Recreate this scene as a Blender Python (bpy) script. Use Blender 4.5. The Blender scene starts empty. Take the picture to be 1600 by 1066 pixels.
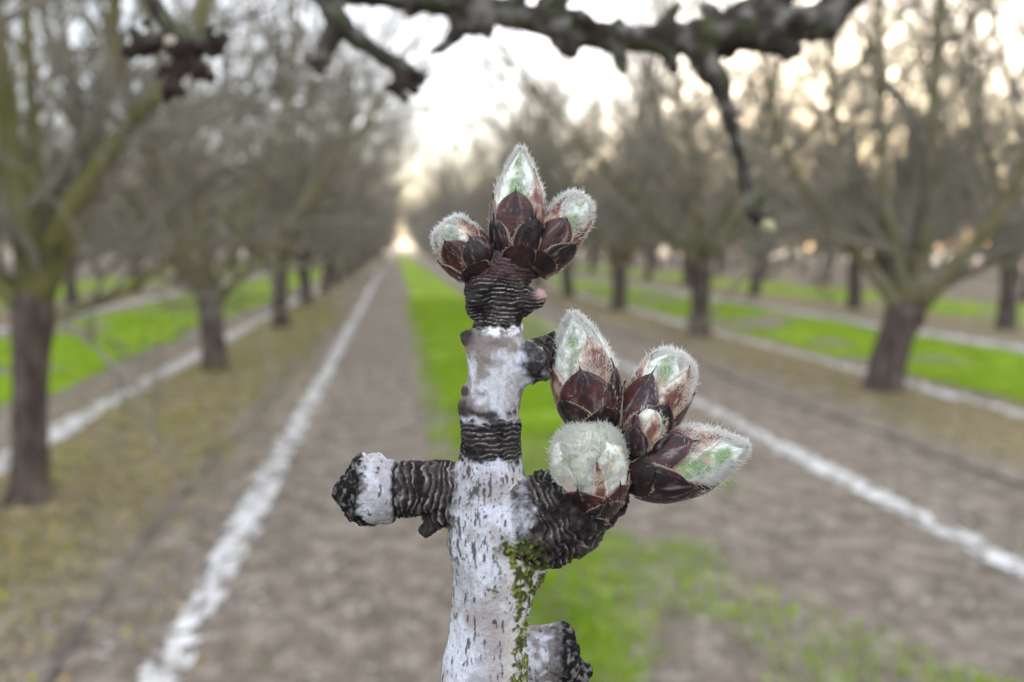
import bpy, math
import numpy as np
from mathutils import Matrix, Vector

# ------------------------------------------------------------------ camera, sky, sun, exposure
sc = bpy.context.scene
W0, H0, FPX = 1600.0, 1066.0, 1200.0           # the photograph's own pixel grid and focal length in its pixels
CAM = np.array([0.0, 0.0, 1.5])
TH = math.atan(148 / FPX)                        # pitch down
PS = math.atan(185 / FPX * math.cos(TH))         # yaw to the right of the lane
cF = np.array([math.sin(PS) * math.cos(TH), math.cos(PS) * math.cos(TH), -math.sin(TH)])
cR = np.array([math.cos(PS), -math.sin(PS), 0.0])
cU = np.cross(cR, cF)
D0 = 0.095                                       # the twig hangs about 10 cm from the phone
cam_d = bpy.data.cameras.new('camera')
cam = bpy.data.objects.new('camera', cam_d)
sc.collection.objects.link(cam)
RC = Matrix((( cR[0], cU[0], -cF[0]), (cR[1], cU[1], -cF[1]), (cR[2], cU[2], -cF[2])))
cam.matrix_world = Matrix.Translation(Vector(CAM)) @ RC.to_4x4()
cam_d.sensor_width = 36.0
cam_d.lens = FPX / W0 * 36.0
cam_d.clip_start = 0.01
cam_d.clip_end = 2000
cam_d.dof.use_dof = True
cam_d.dof.focus_distance = D0 - 0.0022
cam_d.dof.aperture_fstop = 17.0
sc.camera = cam

SUN_AZ, SUN_EL = math.radians(30), math.radians(12)
world = bpy.data.worlds.new('World'); sc.world = world; world.use_nodes = True
nt = world.node_tree; nt.nodes.clear()
wo = nt.nodes.new('ShaderNodeOutputWorld'); bg = nt.nodes.new('ShaderNodeBackground')
sky = nt.nodes.new('ShaderNodeTexSky'); sky.sky_type = 'NISHITA'; sky.sun_disc = False
sky.sun_elevation = SUN_EL; sky.sun_rotation = SUN_AZ
sky.air_density = 1.0; sky.dust_density = 1.2; sky.ozone_density = 1.0; sky.altitude = 60
tcw = nt.nodes.new('ShaderNodeTexCoord')
mpw = nt.nodes.new('ShaderNodeMapping'); mpw.inputs['Scale'].default_value = (1.0, 1.0, 3.2)
nzw = nt.nodes.new('ShaderNodeTexNoise'); nzw.inputs['Scale'].default_value = 2.2; nzw.inputs['Detail'].default_value = 6
crw = nt.nodes.new('ShaderNodeValToRGB')
crw.color_ramp.elements[0].position = 0.30; crw.color_ramp.elements[0].color = (0.40, 0.40, 0.40, 1)
crw.color_ramp.elements[1].position = 0.66; crw.color_ramp.elements[1].color = (0.78, 0.78, 0.78, 1)
mxw = nt.nodes.new('ShaderNodeMixRGB'); mxw.inputs['Color2'].default_value = (10.6, 11.0, 12.0, 1)  # thin high cloud
nt.links.new(tcw.outputs['Generated'], mpw.inputs['Vector']); nt.links.new(mpw.outputs['Vector'], nzw.inputs['Vector'])
sxw = nt.nodes.new('ShaderNodeSeparateXYZ'); nt.links.new(tcw.outputs['Generated'], sxw.inputs[0])
mrw = nt.nodes.new('ShaderNodeMapRange'); mrw.interpolation_type = 'SMOOTHSTEP'; mrw.inputs['From Min'].default_value = 0.0; mrw.inputs['From Max'].default_value = 0.28; mrw.inputs['To Min'].default_value = 0.12
nt.links.new(sxw.outputs[2], mrw.inputs['Value'])
mmw = nt.nodes.new('ShaderNodeMath'); mmw.operation = 'MULTIPLY'; nt.links.new(crw.outputs['Color'], mmw.inputs[0]); nt.links.new(mrw.outputs[0], mmw.inputs[1])
nt.links.new(nzw.outputs['Fac'], crw.inputs['Fac']); nt.links.new(mmw.outputs[0], mxw.inputs['Fac'])
nt.links.new(sky.outputs['Color'], mxw.inputs['Color1']); nt.links.new(mxw.outputs['Color'], bg.inputs['Color'])
nt.links.new(bg.outputs['Background'], wo.inputs['Surface'])
bg.inputs['Strength'].default_value = 0.15

sun_d = bpy.data.lights.new('sun', 'SUN'); sun = bpy.data.objects.new('sun', sun_d); sc.collection.objects.link(sun)
sun_d.energy = 5.0; sun_d.angle = math.radians(8); sun_d.color = (1.0, 0.80, 0.58)
sdir = Vector((math.sin(SUN_AZ) * math.cos(SUN_EL), math.cos(SUN_AZ) * math.cos(SUN_EL), math.sin(SUN_EL)))
sun.rotation_euler = sdir.to_track_quat('Z', 'Y').to_euler()
sun.location = (20, 40, 30)

sc.view_settings.view_transform = 'Standard'; sc.view_settings.look = 'None'
sc.view_settings.exposure = 1.0; sc.view_settings.gamma = 1.0; sc.view_settings.use_curve_mapping = False
sc.cycles.use_denoising = True
sc.cycles.max_bounces = 6; sc.cycles.diffuse_bounces = 3; sc.cycles.transparent_max_bounces = 8

# ------------------------------------------------------------------ helpers
COL = sc.collection
rng = np.random.default_rng(7)

def _h(ix, iy, iz, seed):
    n = (ix * 374761393 + iy * 668265263 + iz * 2147483647 + seed * 974634777) & 0xFFFFFFFF
    n = ((n ^ (n >> 13)) * 1274126177) & 0xFFFFFFFF
    n = ((n ^ (n >> 16)) * 2246822519) & 0xFFFFFFFF
    return ((n ^ (n >> 15)) & 0xFFFFFF) / float(0xFFFFFF) * 2 - 1

def vnoise(p, seed=0):
    p = np.asarray(p, float); i = np.floor(p).astype(np.int64); f = p - i; f = f * f * (3 - 2 * f)
    r = 0
    for dx in (0, 1):
        wx = f[:, 0] if dx else 1 - f[:, 0]
        for dy in (0, 1):
            wy = f[:, 1] if dy else 1 - f[:, 1]
            for dz in (0, 1):
                wz = f[:, 2] if dz else 1 - f[:, 2]
                r = r + wx * wy * wz * _h(i[:, 0] + dx, i[:, 1] + dy, i[:, 2] + dz, seed)
    return r

def fbm(p, octv=4, seed=0, gain=0.5):
    p = np.asarray(p, float); a = 1.0; s = 0; t = 0
    for k in range(octv):
        s = s + a * vnoise(p, seed + k * 17); t += a; a *= gain; p = p * 2.03 + 11.7
    return s / t

def sstep(a, b, x):
    t = np.clip((x - a) / (b - a), 0, 1); return t * t * (3 - 2 * t)

def mesh_np(name, V, F, smooth=True):
    """V (N,3); F list of index arrays, each (M,k)"""
    me = bpy.data.meshes.new(name)
    V = np.asarray(V, np.float32)
    me.vertices.add(len(V)); me.vertices.foreach_set('co', V.ravel())
    Fs = [np.asarray(f, np.int32) for f in (F if isinstance(F, list) else [F]) if len(f)]
    loops = np.concatenate([f.ravel() for f in Fs]); tot = np.concatenate([np.full(len(f), f.shape[1], np.int32) for f in Fs])
    st = np.concatenate([[0], np.cumsum(tot)[:-1]]).astype(np.int32)
    me.loops.add(len(loops)); me.loops.foreach_set('vertex_index', loops)
    me.polygons.add(len(tot)); me.polygons.foreach_set('loop_start', st); me.polygons.foreach_set('loop_total', tot)
    me.update(calc_edges=True)
    me.polygons.foreach_set('use_smooth', np.full(len(tot), smooth))
    me.validate()
    return me

def add_col(me, C, name='Col'):
    a = me.color_attributes.new(name, 'FLOAT_COLOR', 'POINT')
    C = np.concatenate([np.asarray(C, np.float32), np.ones((len(C), 1), np.float32)], 1)
    a.data.foreach_set('color', C.ravel())

def obj(name, me, mat=None, parent=None, **props):
    o = bpy.data.objects.new(name, me); COL.objects.link(o)
    if mat is not None and me is not None and not me.materials: me.materials.append(mat)
    if parent is not None: o.parent = parent
    for k, v in props.items(): o[k] = v
    return o

def empty(name, loc, label, cat, group=None, rot=None):
    o = bpy.data.objects.new(name, None); COL.objects.link(o); o.empty_display_size = 0.05
    o.location = loc; o['label'] = label; o['category'] = cat
    if group: o['group'] = group
    if rot is not None: o.rotation_euler = rot
    return o

def tubes(P, R, sides, cap=True):
    """P (M,n,3), R (M,n) -> V, [quads, caps]"""
    P = np.asarray(P, float); R = np.asarray(R, float); M, n, _ = P.shape
    T = np.gradient(P, axis=1); T /= np.linalg.norm(T, axis=2, keepdims=True) + 1e-12
    ref = np.where(np.abs(T[:, :1, 2:3]) > 0.9, np.array([1.0, 0, 0]), np.array([0, 0, 1.0]))
    ref = np.broadcast_to(ref, T.shape)
    A = np.cross(T, ref); A /= np.linalg.norm(A, axis=2, keepdims=True) + 1e-12
    B = np.cross(T, A)
    ph = np.arange(sides) / sides * 2 * np.pi
    V = P[:, :, None] + R[:, :, None, None] * (np.cos(ph)[None, None, :, None] * A[:, :, None] + np.sin(ph)[None, None, :, None] * B[:, :, None])
    idx = np.arange(M * n * sides).reshape(M, n, sides)
    a = idx[:, :-1]; b = idx[:, 1:]
    Q = np.stack([a, np.roll(a, -1, 2), np.roll(b, -1, 2), b], -1).reshape(-1, 4)
    F = [Q]
    if cap: F += [idx[:, -1].reshape(-1, sides), idx[:, 0, ::-1].reshape(-1, sides)]
    return V.reshape(-1, 3), F

def joinm(parts):
    Vs, out, off = [], {}, 0
    for V, F in parts:
        for f in (F if isinstance(F, list) else [F]):
            f = np.asarray(f)
            if len(f): out.setdefault(f.shape[1], []).append(f + off)
        Vs.append(V); off += len(V)
    return np.concatenate(Vs), [np.concatenate(v) for v in out.values()]

def spline(pts, n):
    """Catmull-Rom through rows of pts"""
    pts = np.asarray(pts, float); k = len(pts)
    p = np.vstack([2 * pts[0] - pts[1], pts, 2 * pts[-1] - pts[-2]])
    t = np.linspace(0, k - 1 - 1e-9, n); i = t.astype(int); f = (t - i)[:, None]
    a, b, c, d = p[i], p[i + 1], p[i + 2], p[i + 3]
    return 0.5 * (2 * b + (c - a) * f + (2 * a - 5 * b + 4 * c - d) * f ** 2 + (3 * b - a - 3 * c + d) * f ** 3)

# ------------------------------------------------------------------ materials
def new_mat(name):
    m = bpy.data.materials.new(name); m.use_nodes = True
    n = m.node_tree.nodes; l = m.node_tree.links
    return m, n, l, n['Principled BSDF']

def noise_mat(name, cols, scale, rough=0.9, bump=0.0, bscale=None, detail=6, dist=0.002, stretch=(1, 1, 1)):
    m, n, l, b = new_mat(name)
    tc = n.new('ShaderNodeTexCoord'); mp = n.new('ShaderNodeMapping'); mp.inputs['Scale'].default_value = stretch
    l.new(tc.outputs['Object'], mp.inputs['Vector'])
    t = n.new('ShaderNodeTexNoise'); t.inputs['Scale'].default_value = scale; t.inputs['Detail'].default_value = detail
    l.new(mp.outputs['Vector'], t.inputs['Vector'])
    r = n.new('ShaderNodeValToRGB'); e = r.color_ramp.elements
    while len(e) < len(cols): e.new(0.5)
    for k, (pos, c) in enumerate(cols): e[k].position = pos; e[k].color = (*c, 1)
    l.new(t.outputs['Fac'], r.inputs['Fac']); l.new(r.outputs['Color'], b.inputs['Base Color'])
    b.inputs['Roughness'].default_value = rough; b.inputs['Specular IOR Level'].default_value = 0.08
    if bump:
        t2 = n.new('ShaderNodeTexNoise'); t2.inputs['Scale'].default_value = bscale or scale * 3; t2.inputs['Detail'].default_value = 5
        l.new(mp.outputs['Vector'], t2.inputs['Vector'])
        bp = n.new('ShaderNodeBump'); bp.inputs['Strength'].default_value = bump; bp.inputs['Distance'].default_value = dist
        l.new(t2.outputs['Fac'], bp.inputs['Height']); l.new(bp.outputs['Normal'], b.inputs['Normal'])
    return m

M = {}
M['trunk'] = noise_mat('trunk_bark', [(0.3, (0.035, 0.026, 0.022)), (0.55, (0.09, 0.068, 0.057)), (0.75, (0.15, 0.12, 0.10))], 14, 0.95, 0.9, 30, dist=0.02, stretch=(1, 1, 0.35))
M['limb'] = noise_mat('limb_bark', [(0.3, (0.075, 0.066, 0.042)), (0.5, (0.15, 0.135, 0.065)), (0.72, (0.19, 0.175, 0.14))], 5, 0.95, 0.6, 40, dist=0.01)
M['limb_mossy'] = noise_mat('limb_bark_mossy', [(0.3, (0.055, 0.05, 0.025)), (0.5, (0.13, 0.125, 0.042)), (0.75, (0.17, 0.16, 0.10))], 5, 0.95, 0.6, 40, dist=0.01)
M['twig'] = noise_mat('twig_bark', [(0.35, (0.12, 0.106, 0.078)), (0.6, (0.23, 0.208, 0.165))], 1.2, 0.9)
M['hose'] = noise_mat('hose_plastic', [(0.35, (0.09, 0.08, 0.073)), (0.65, (0.17, 0.155, 0.14))], 6, 0.6)
M['dust'] = noise_mat('white_dust', [(0.30, (0.28, 0.26, 0.235)), (0.5, (0.45, 0.44, 0.42)), (0.7, (0.62, 0.61, 0.59))], 9, 0.95, 0.6, 60, dist=0.01)

def ground_material():
    m, n, l, b = new_mat('orchard_soil')
    tc = n.new('ShaderNodeTexCoord'); sp = n.new('ShaderNodeSeparateXYZ'); l.new(tc.outputs['Object'], sp.inputs[0])
    def noise(scale, detail=6, rough=0.6):
        t = n.new('ShaderNodeTexNoise'); t.inputs['Scale'].default_value = scale; t.inputs['Detail'].default_value = detail; t.inputs['Roughness'].default_value = rough
        l.new(tc.outputs['Object'], t.inputs['Vector']); return t.outputs['Fac']
    def math_(op, a, b_=None, c=None):
        k = n.new('ShaderNodeMath'); k.operation = op
        for i, v in enumerate((a, b_, c)):
            if v is None: continue
            if isinstance(v, (int, float)): k.inputs[i].default_value = v
            else: l.new(v, k.inputs[i])
        return k.outputs[0]
    def ramp(fac, cols):
        r = n.new('ShaderNodeValToRGB'); e = r.color_ramp.elements
        while len(e) < len(cols): e.new(0.5)
        for k, (pos, c) in enumerate(cols): e[k].position = pos; e[k].color = (*c, 1)
        l.new(fac, r.inputs['Fac']); return r.outputs['Color']
    def mix(f, a, b_):
        k = n.new('ShaderNodeMixRGB')
        if isinstance(f, (int, float)): k.inputs['Fac'].default_value = f
        else: l.new(f, k.inputs['Fac'])
        l.new(a, k.inputs['Color1']); l.new(b_, k.inputs['Color2']); return k.outputs['Color']
    soil = ramp(noise(1.7, 8), [(0.3, (0.105, 0.08, 0.056)), (0.5, (0.17, 0.136, 0.10)), (0.7, (0.26, 0.215, 0.168))])
    clods = ramp(noise(6.5, 4, 0.65), [(0.36, (0.04, 0.031, 0.02)), (0.5, (0.17, 0.139, 0.104)), (0.64, (0.42, 0.365, 0.30))])
    crumbs = ramp(noise(28, 5, 0.7), [(0.34, (0.08, 0.065, 0.05)), (0.5, (0.21, 0.18, 0.145)), (0.68, (0.40, 0.355, 0.30))])
    col = mix(0.3, mix(0.55, soil, clods), crumbs)
    litter = ramp(noise(5.5, 8, 0.7), [(0.30, (0.06, 0.055, 0.022)), (0.46, (0.16, 0.135, 0.05)), (0.58, (0.26, 0.205, 0.11)), (0.72, (0.34, 0.29, 0.18))])
    wob = math_('MULTIPLY_ADD', noise(0.8, 5), 1.5, -0.75)
    xw = math_('ADD', sp.outputs[0], wob)
    mask = None
    for r_, wd in ((-2.16, 0.95), (5.15, 0.95), (-8.2, 1.2), (11.0, 1.2), (17.0, 1.2), (23.0, 1.2), (-14.2, 1.2)):
        d = math_('ABSOLUTE', math_('SUBTRACT', xw, r_))
        k = n.new('ShaderNodeMapRange'); k.interpolation_type = 'SMOOTHSTEP'
        k.inputs['From Min'].default_value = wd * 1.15; k.inputs['From Max'].default_value = wd * 0.45
        l.new(d, k.inputs['Value']); mask = k.outputs[0] if mask is None else math_('MAXIMUM', mask, k.outputs[0])
    col = mix(math_('MULTIPLY', mask, 0.72), col, litter)
    l.new(col, b.inputs['Base Color']); b.inputs['Roughness'].default_value = 0.97; b.inputs['Specular IOR Level'].default_value = 0.15
    bp = n.new('ShaderNodeBump'); bp.inputs['Strength'].default_value = 0.9; bp.inputs['Distance'].default_value = 0.03
    l.new(noise(22, 8, 0.7), bp.inputs['Height']); l.new(bp.outputs['Normal'], b.inputs['Normal'])
    return m
M['soil'] = ground_material()

def leaf_mat(name, cols, scale, trans=0.4, rough=0.6):
    m = noise_mat(name, cols, scale, rough)
    n = m.node_tree.nodes; l = m.node_tree.links; b = n['Principled BSDF']
    t = n.new('ShaderNodeBsdfTranslucent'); x = n.new('ShaderNodeMixShader'); x.inputs[0].default_value = trans
    src = b.inputs['Base Color'].links[0].from_socket
    l.new(src, t.inputs['Color']); l.new(b.outputs[0], x.inputs[1]); l.new(t.outputs[0], x.inputs[2])
    l.new(x.outputs[0], n['Material Output'].inputs['Surface'])
    return m
M['grass'] = leaf_mat('grass_blades', [(0.3, (0.18, 0.29, 0.012)), (0.55, (0.28, 0.42, 0.02)), (0.8, (0.38, 0.48, 0.05))], 2.6, 0.45)
M['turf'] = noise_mat('grass_turf', [(0.3, (0.15, 0.23, 0.012)), (0.6, (0.23, 0.34, 0.02))], 1.3, 0.95, 0.8, 60, dist=0.02)

# ------------------------------------------------------------------ ground, strips, grass
gx = np.concatenate([np.linspace(-300, -16, 12), np.linspace(-14, 20, 137), np.linspace(24, 300, 12)])
gy = np.concatenate([np.linspace(-120, -3, 8), np.linspace(-2, 26, 141), np.linspace(28, 60, 20), np.linspace(70, 900, 14)])
X, Y = np.meshgrid(gx, gy, indexing='ij')
rows_x = (-2.16, 5.15)
def ground_z(x, y):
    p = np.stack([x, y, 0 * x], -1).reshape(-1, 3)
    z = 0.012 * fbm(p * 1.3, 3, 3).reshape(np.shape(x))
    fade = sstep(60, 26, np.abs(y)) * sstep(30, 14, np.abs(x - 2))
    return z * fade
Z = ground_z(X, Y)
idx = np.arange(X.size).reshape(X.shape)
Q = np.stack([idx[:-1, :-1], idx[1:, :-1], idx[1:, 1:], idx[:-1, 1:]], -1).reshape(-1, 4)
obj('ground', mesh_np('ground', np.stack([X, Y, Z], -1).reshape(-1, 3), Q), M['soil'], kind='structure')

def strip(name, mat, x0, x1, y0, y1, seed, rag=0.05, lift=0.006, hole=None, cell=0.06, ycut=22.0, **props):
    """ragged sheet lying just above the soil: fine cells near the camera, coarse ones far off"""
    parts = []
    nx = max(3, int((x1 - x0) / cell))
    for ya, yb, cy in ((y0, min(ycut, y1), cell * 1.6), (min(ycut, y1), y1, 1.0)):
        if yb - ya < 0.2: continue
        ny = max(2, int((yb - ya) / cy)); u = np.linspace(0, 1, nx + 1); y = np.linspace(ya, yb, ny + 1)
        U, Yy = np.meshgrid(u, y, indexing='ij')
        pl = np.stack([Yy.ravel() * 0 + seed, Yy.ravel() * 1.9, Yy.ravel() * 0], -1)
        el = (rag * 1.6 * fbm(pl, 4, seed, 0.7)).reshape(U.shape); er = (rag * 1.6 * fbm(pl + 50, 4, seed + 9, 0.7)).reshape(U.shape)
        Xx = (x0 + el) * (1 - U) + (x1 + er) * U
        ix = np.arange(U.size).reshape(U.shape)
        q = np.stack([ix[:-1, :-1], ix[1:, :-1], ix[1:, 1:], ix[:-1, 1:]], -1).reshape(-1, 4)
        Vv = np.stack([Xx, Yy, ground_z(Xx, Yy) + lift], -1).reshape(-1, 3)
        if hole is not None:
            c = Vv[q].mean(1); q = q[hole(c)]
        if len(q): parts.append((Vv, [q]))
    V, F = joinm(parts)
    return obj(name, mesh_np(name, V, F), mat, **props)

def dust_hole(x0, x1, fill):
    def f(c):
        u = np.clip(np.abs((c[:, 0] - (x0 + x1) / 2) / ((x1 - x0) / 2)), 0, 1.3)
        w_ = fbm(np.stack([c[:, 0] * 0, c[:, 1] * 1.4, c[:, 0] * 0 + x0], -1), 3, 5)
        return fbm(c * np.array([22, 13, 1.0]), 3, 5) > u ** 2 * .55 - fill + .35 * w_
    return f
for i, (a, b, y0, fl_) in enumerate(((-0.93, -0.73, 2.0, .30), (2.77, 2.97, 2.0, .26), (-2.88, -2.60, 2.2, .28), (5.40, 5.76, 3.5, .22), (-7.2, -6.7, 5, .2), (8.9, 9.3, 6, .2))):
    strip('dust_strip', M['dust'], a, b, y0, 140, 20 + i, 0.03, hole=dust_hole(a, b, fl_), kind='structure', cell=0.018 if i < 4 else 0.08)

def near_hole(c):
    return patch(c) > 0.62 + 0.5 * (1 - sstep(5.0, 7.5, c[:, 1]))
def patch(c):
    far = sstep(0.8, 3.0, c[:, 1] - 5.0 * np.maximum(c[:, 0] - 0.72, 0)); n_ = fbm(c * 1.5, 4, 31)
    edge = 1 - sstep(0.35, 0.5, np.abs((c[:, 0] - 1.29) / 1.9))
    return (0.09 + 0.83 * far + 0.9 * n_ * (1 - .6 * far)) * (0.35 + 0.65 * edge)
def near_blades(c): return patch(c) > np.random.default_rng(3).uniform(0.12, 0.72, len(c)) ** .9
def any_hole(c): return fbm(c * 0.9, 4, 37) > -0.20
GR = [(0.38, 2.2, 2.0, near_hole), (-6.3, -3.5, 3.0, any_hole), (6.0, 8.6, 4.0, any_hole), (12.0, 15.5, 8.0, any_hole), (-13, -9.6, 8.0, any_hole)]
def blades(n, x0, x1, y0, y1, hole, h, seed):
    r = np.random.default_rng(seed)
    x = r.uniform(x0 - .03, x1 + .03, n); y = y0 + (y1 - y0) * r.random(n) ** 1.3
    k = hole(np.stack([x, y, 0 * x], -1)); x, y = x[k], y[k]; n = len(x)
    a = r.uniform(0, 2 * np.pi, n); hh = h * r.uniform(0.5, 1.3, n) * (1 + 0.5 * fbm(np.stack([x, y, 0 * x], -1) * 2, 2, 3)); w = hh * 0.085
    b = np.stack([x, y, ground_z(x, y)], -1); d = np.stack([np.cos(a), np.sin(a), 0 * a], -1)
    lean = np.stack([r.normal(0, .45, n), r.normal(0, .45, n), np.ones(n)], -1) * hh[:, None]
    V = np.stack([b - d * w[:, None], b + d * w[:, None], b + lean * .55 + d * w[:, None] * .8, b + lean * .55 - d * w[:, None] * .8,
                  b + lean * np.array([1.5, 1.5, .95])], 1)
    i = np.arange(n)[:, None] * 5
    return V.reshape(-1, 3), [i + np.array([0, 1, 2, 3]), i + np.array([3, 2, 4])]
for i, (a, b, y0, hole) in enumerate(GR):
    strip('turf', M['turf'], a, b, y0, 150, 40 + i, 0.10, lift=0.005, hole=hole, cell=0.09 if i < 3 else 0.2, kind='structure')
    V, F = blades((150000, 42000, 42000, 20000, 16000)[i], a - (0 if i else .1), b + (0 if i else .7), y0, 26 if i else 22, hole if i else near_blades, 0.055 if i else 0.045, 60 + i)
    obj('grass', mesh_np('grass', V, F, False), M['grass'], kind='stuff',
        label=('short bright green grass growing down the middle of the lane', 'green grass beyond the left tree row', 'green grass beyond the right tree row',
               'green grass between the second and third tree rows on the right', 'green grass beyond the second tree row on the left')[i], category='grass')
# weeds and dry litter along the tree rows
def litter(n, cx, sx, y0, y1, seed, size, col_name, cols):
    r = np.random.default_rng(seed)
    x = r.normal(cx, sx, n); y = r.uniform(y0, y1, n); s = size * r.uniform(.5, 1.5, n)
    c = np.stack([x, y, ground_z(x, y) + s * .25], -1)
    a = r.uniform(0, 6.28, n); t = r.normal(0, .45, (n, 2))
    d = np.stack([np.cos(a), np.sin(a), t[:, 0]], -1) * s[:, None]; e = np.stack([-np.sin(a), np.cos(a), t[:, 1]], -1) * s[:, None] * .45
    V = np.stack([c - d, c + e + [0, 0, .002], c + d, c - e], 1).reshape(-1, 3)
    i = np.arange(n)[:, None] * 4
    if col_name not in M: M[col_name] = leaf_mat(col_name, cols, 6, 0.2, 0.8)
    return V, [i + np.array([0, 1, 2, 3])]
V, F = litter(9000, -1.9, 0.55, 2.2, 22, 5, 0.022, 'dry_leaf', [(0.3, (0.14, 0.09, 0.035)), (0.5, (0.30, 0.22, 0.10)), (0.7, (0.42, 0.35, 0.20))])
obj('leaf_litter', mesh_np('leaf_litter', V, F, False), M['dry_leaf'], kind='stuff', label='dry brown leaf litter under the left tree row', category='leaf litter')
V, F = litter(7000, 4.9, 0.55, 3.5, 26, 6, 0.022, 'dry_leaf', None)
obj('leaf_litter', mesh_np('leaf_litter', V, F, False), M['dry_leaf'], kind='stuff', label='dry brown leaf litter under the right tree row', category='leaf litter')
V, F = litter(2600, -1.85, 0.42, 2.3, 20, 8, 0.02, 'weed_leaf', [(0.3, (0.13, 0.15, 0.025)), (0.6, (0.34, 0.33, 0.06))])
V2, F2 = blades(8000, -2.6, -1.2, 2.3, 18, lambda c: fbm(c * 2.2, 3, 77) > 0.10, 0.06, 71)
V, F = joinm([(V, F), (V2, F2)])
obj('low_weeds', mesh_np('low_weeds', V, F, False), M['weed_leaf'], kind='stuff', label='low yellow-green weeds around the left row of trunks', category='weeds')
V, F = litter(16000, 0.9, 1.7, 2.0, 14, 9, 0.016, 'chaff', [(0.3, (0.09, 0.075, 0.06)), (0.5, (0.30, 0.27, 0.23)), (0.72, (0.55, 0.52, 0.47))])
obj('chaff', mesh_np('chaff', V, F, False), M['chaff'], kind='stuff', label='pale hull fragments strewn over the bare lane soil', category='chaff')

def hose(xc, amp, y0, y1, seed, label):
    y = np.arange(y0, y1, 0.12)
    x = xc + amp * (np.sin(y * 0.9 + seed) * .6 + np.sin(y * 0.37 + 2 * seed) * .7) + 0.02 * fbm(np.stack([y, 0 * y, 0 * y], -1), 3, seed)
    P = np.stack([x, y, ground_z(x, y) + 0.011], -1)[None]
    V, F = tubes(P, np.full((1, len(y)), 0.0125), 8)
    obj('irrigation_hose', mesh_np('irrigation_hose', V, F), M['hose'], label=label, category='hose')
hose(-1.22, 0.09, 1.6, 60, 1, 'dark drip irrigation hose winding beside the left white strip')
hose(3.85, 0.06, 3.0, 60, 4, 'dark drip irrigation hose on bare soil before the right tree row')

# ------------------------------------------------------------------ almond trees
def grow(start, direc, length, r0, nseg, up, jit, taper, r):
    Mn = len(start); P = np.zeros((Mn, nseg + 1, 3)); P[:, 0] = start; d = direc.copy()
    for k in range(nseg):
        d = d + r.normal(0, jit, (Mn, 3)) + np.array([0, 0, 1.0]) * np.reshape(up, (-1, 1)); d /= np.linalg.norm(d, axis=1, keepdims=True)
        P[:, k + 1] = P[:, k] + d * (length / nseg)[:, None]
    t = np.linspace(0, 1, nseg + 1)
    return P, r0[:, None] * (1 - (1 - taper) * t)[None]

def spawn(P, R, per, tmin, ang, r, rs):
    """children on every polyline of P"""
    Mn, n, _ = P.shape; i = np.repeat(np.arange(Mn), per); t = r.uniform(tmin, 1, len(i)) * (n - 1 - 1e-6)
    k = t.astype(int); f = (t - k)[:, None]
    s = P[i, k] * (1 - f) + P[i, k + 1] * f; pr = R[i, k] * (1 - f[:, 0]) + R[i, k + 1] * f[:, 0]
    T = P[i, k + 1] - P[i, k]; T /= np.linalg.norm(T, axis=1, keepdims=True)
    q = r.normal(0, 1, T.shape); q -= (q * T).sum(1, keepdims=True) * T; q /= np.linalg.norm(q, axis=1, keepdims=True)
    a = r.normal(ang, 0.18, len(i))[:, None]
    return s, T * np.cos(a) + q * np.sin(a), pr * rs

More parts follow.
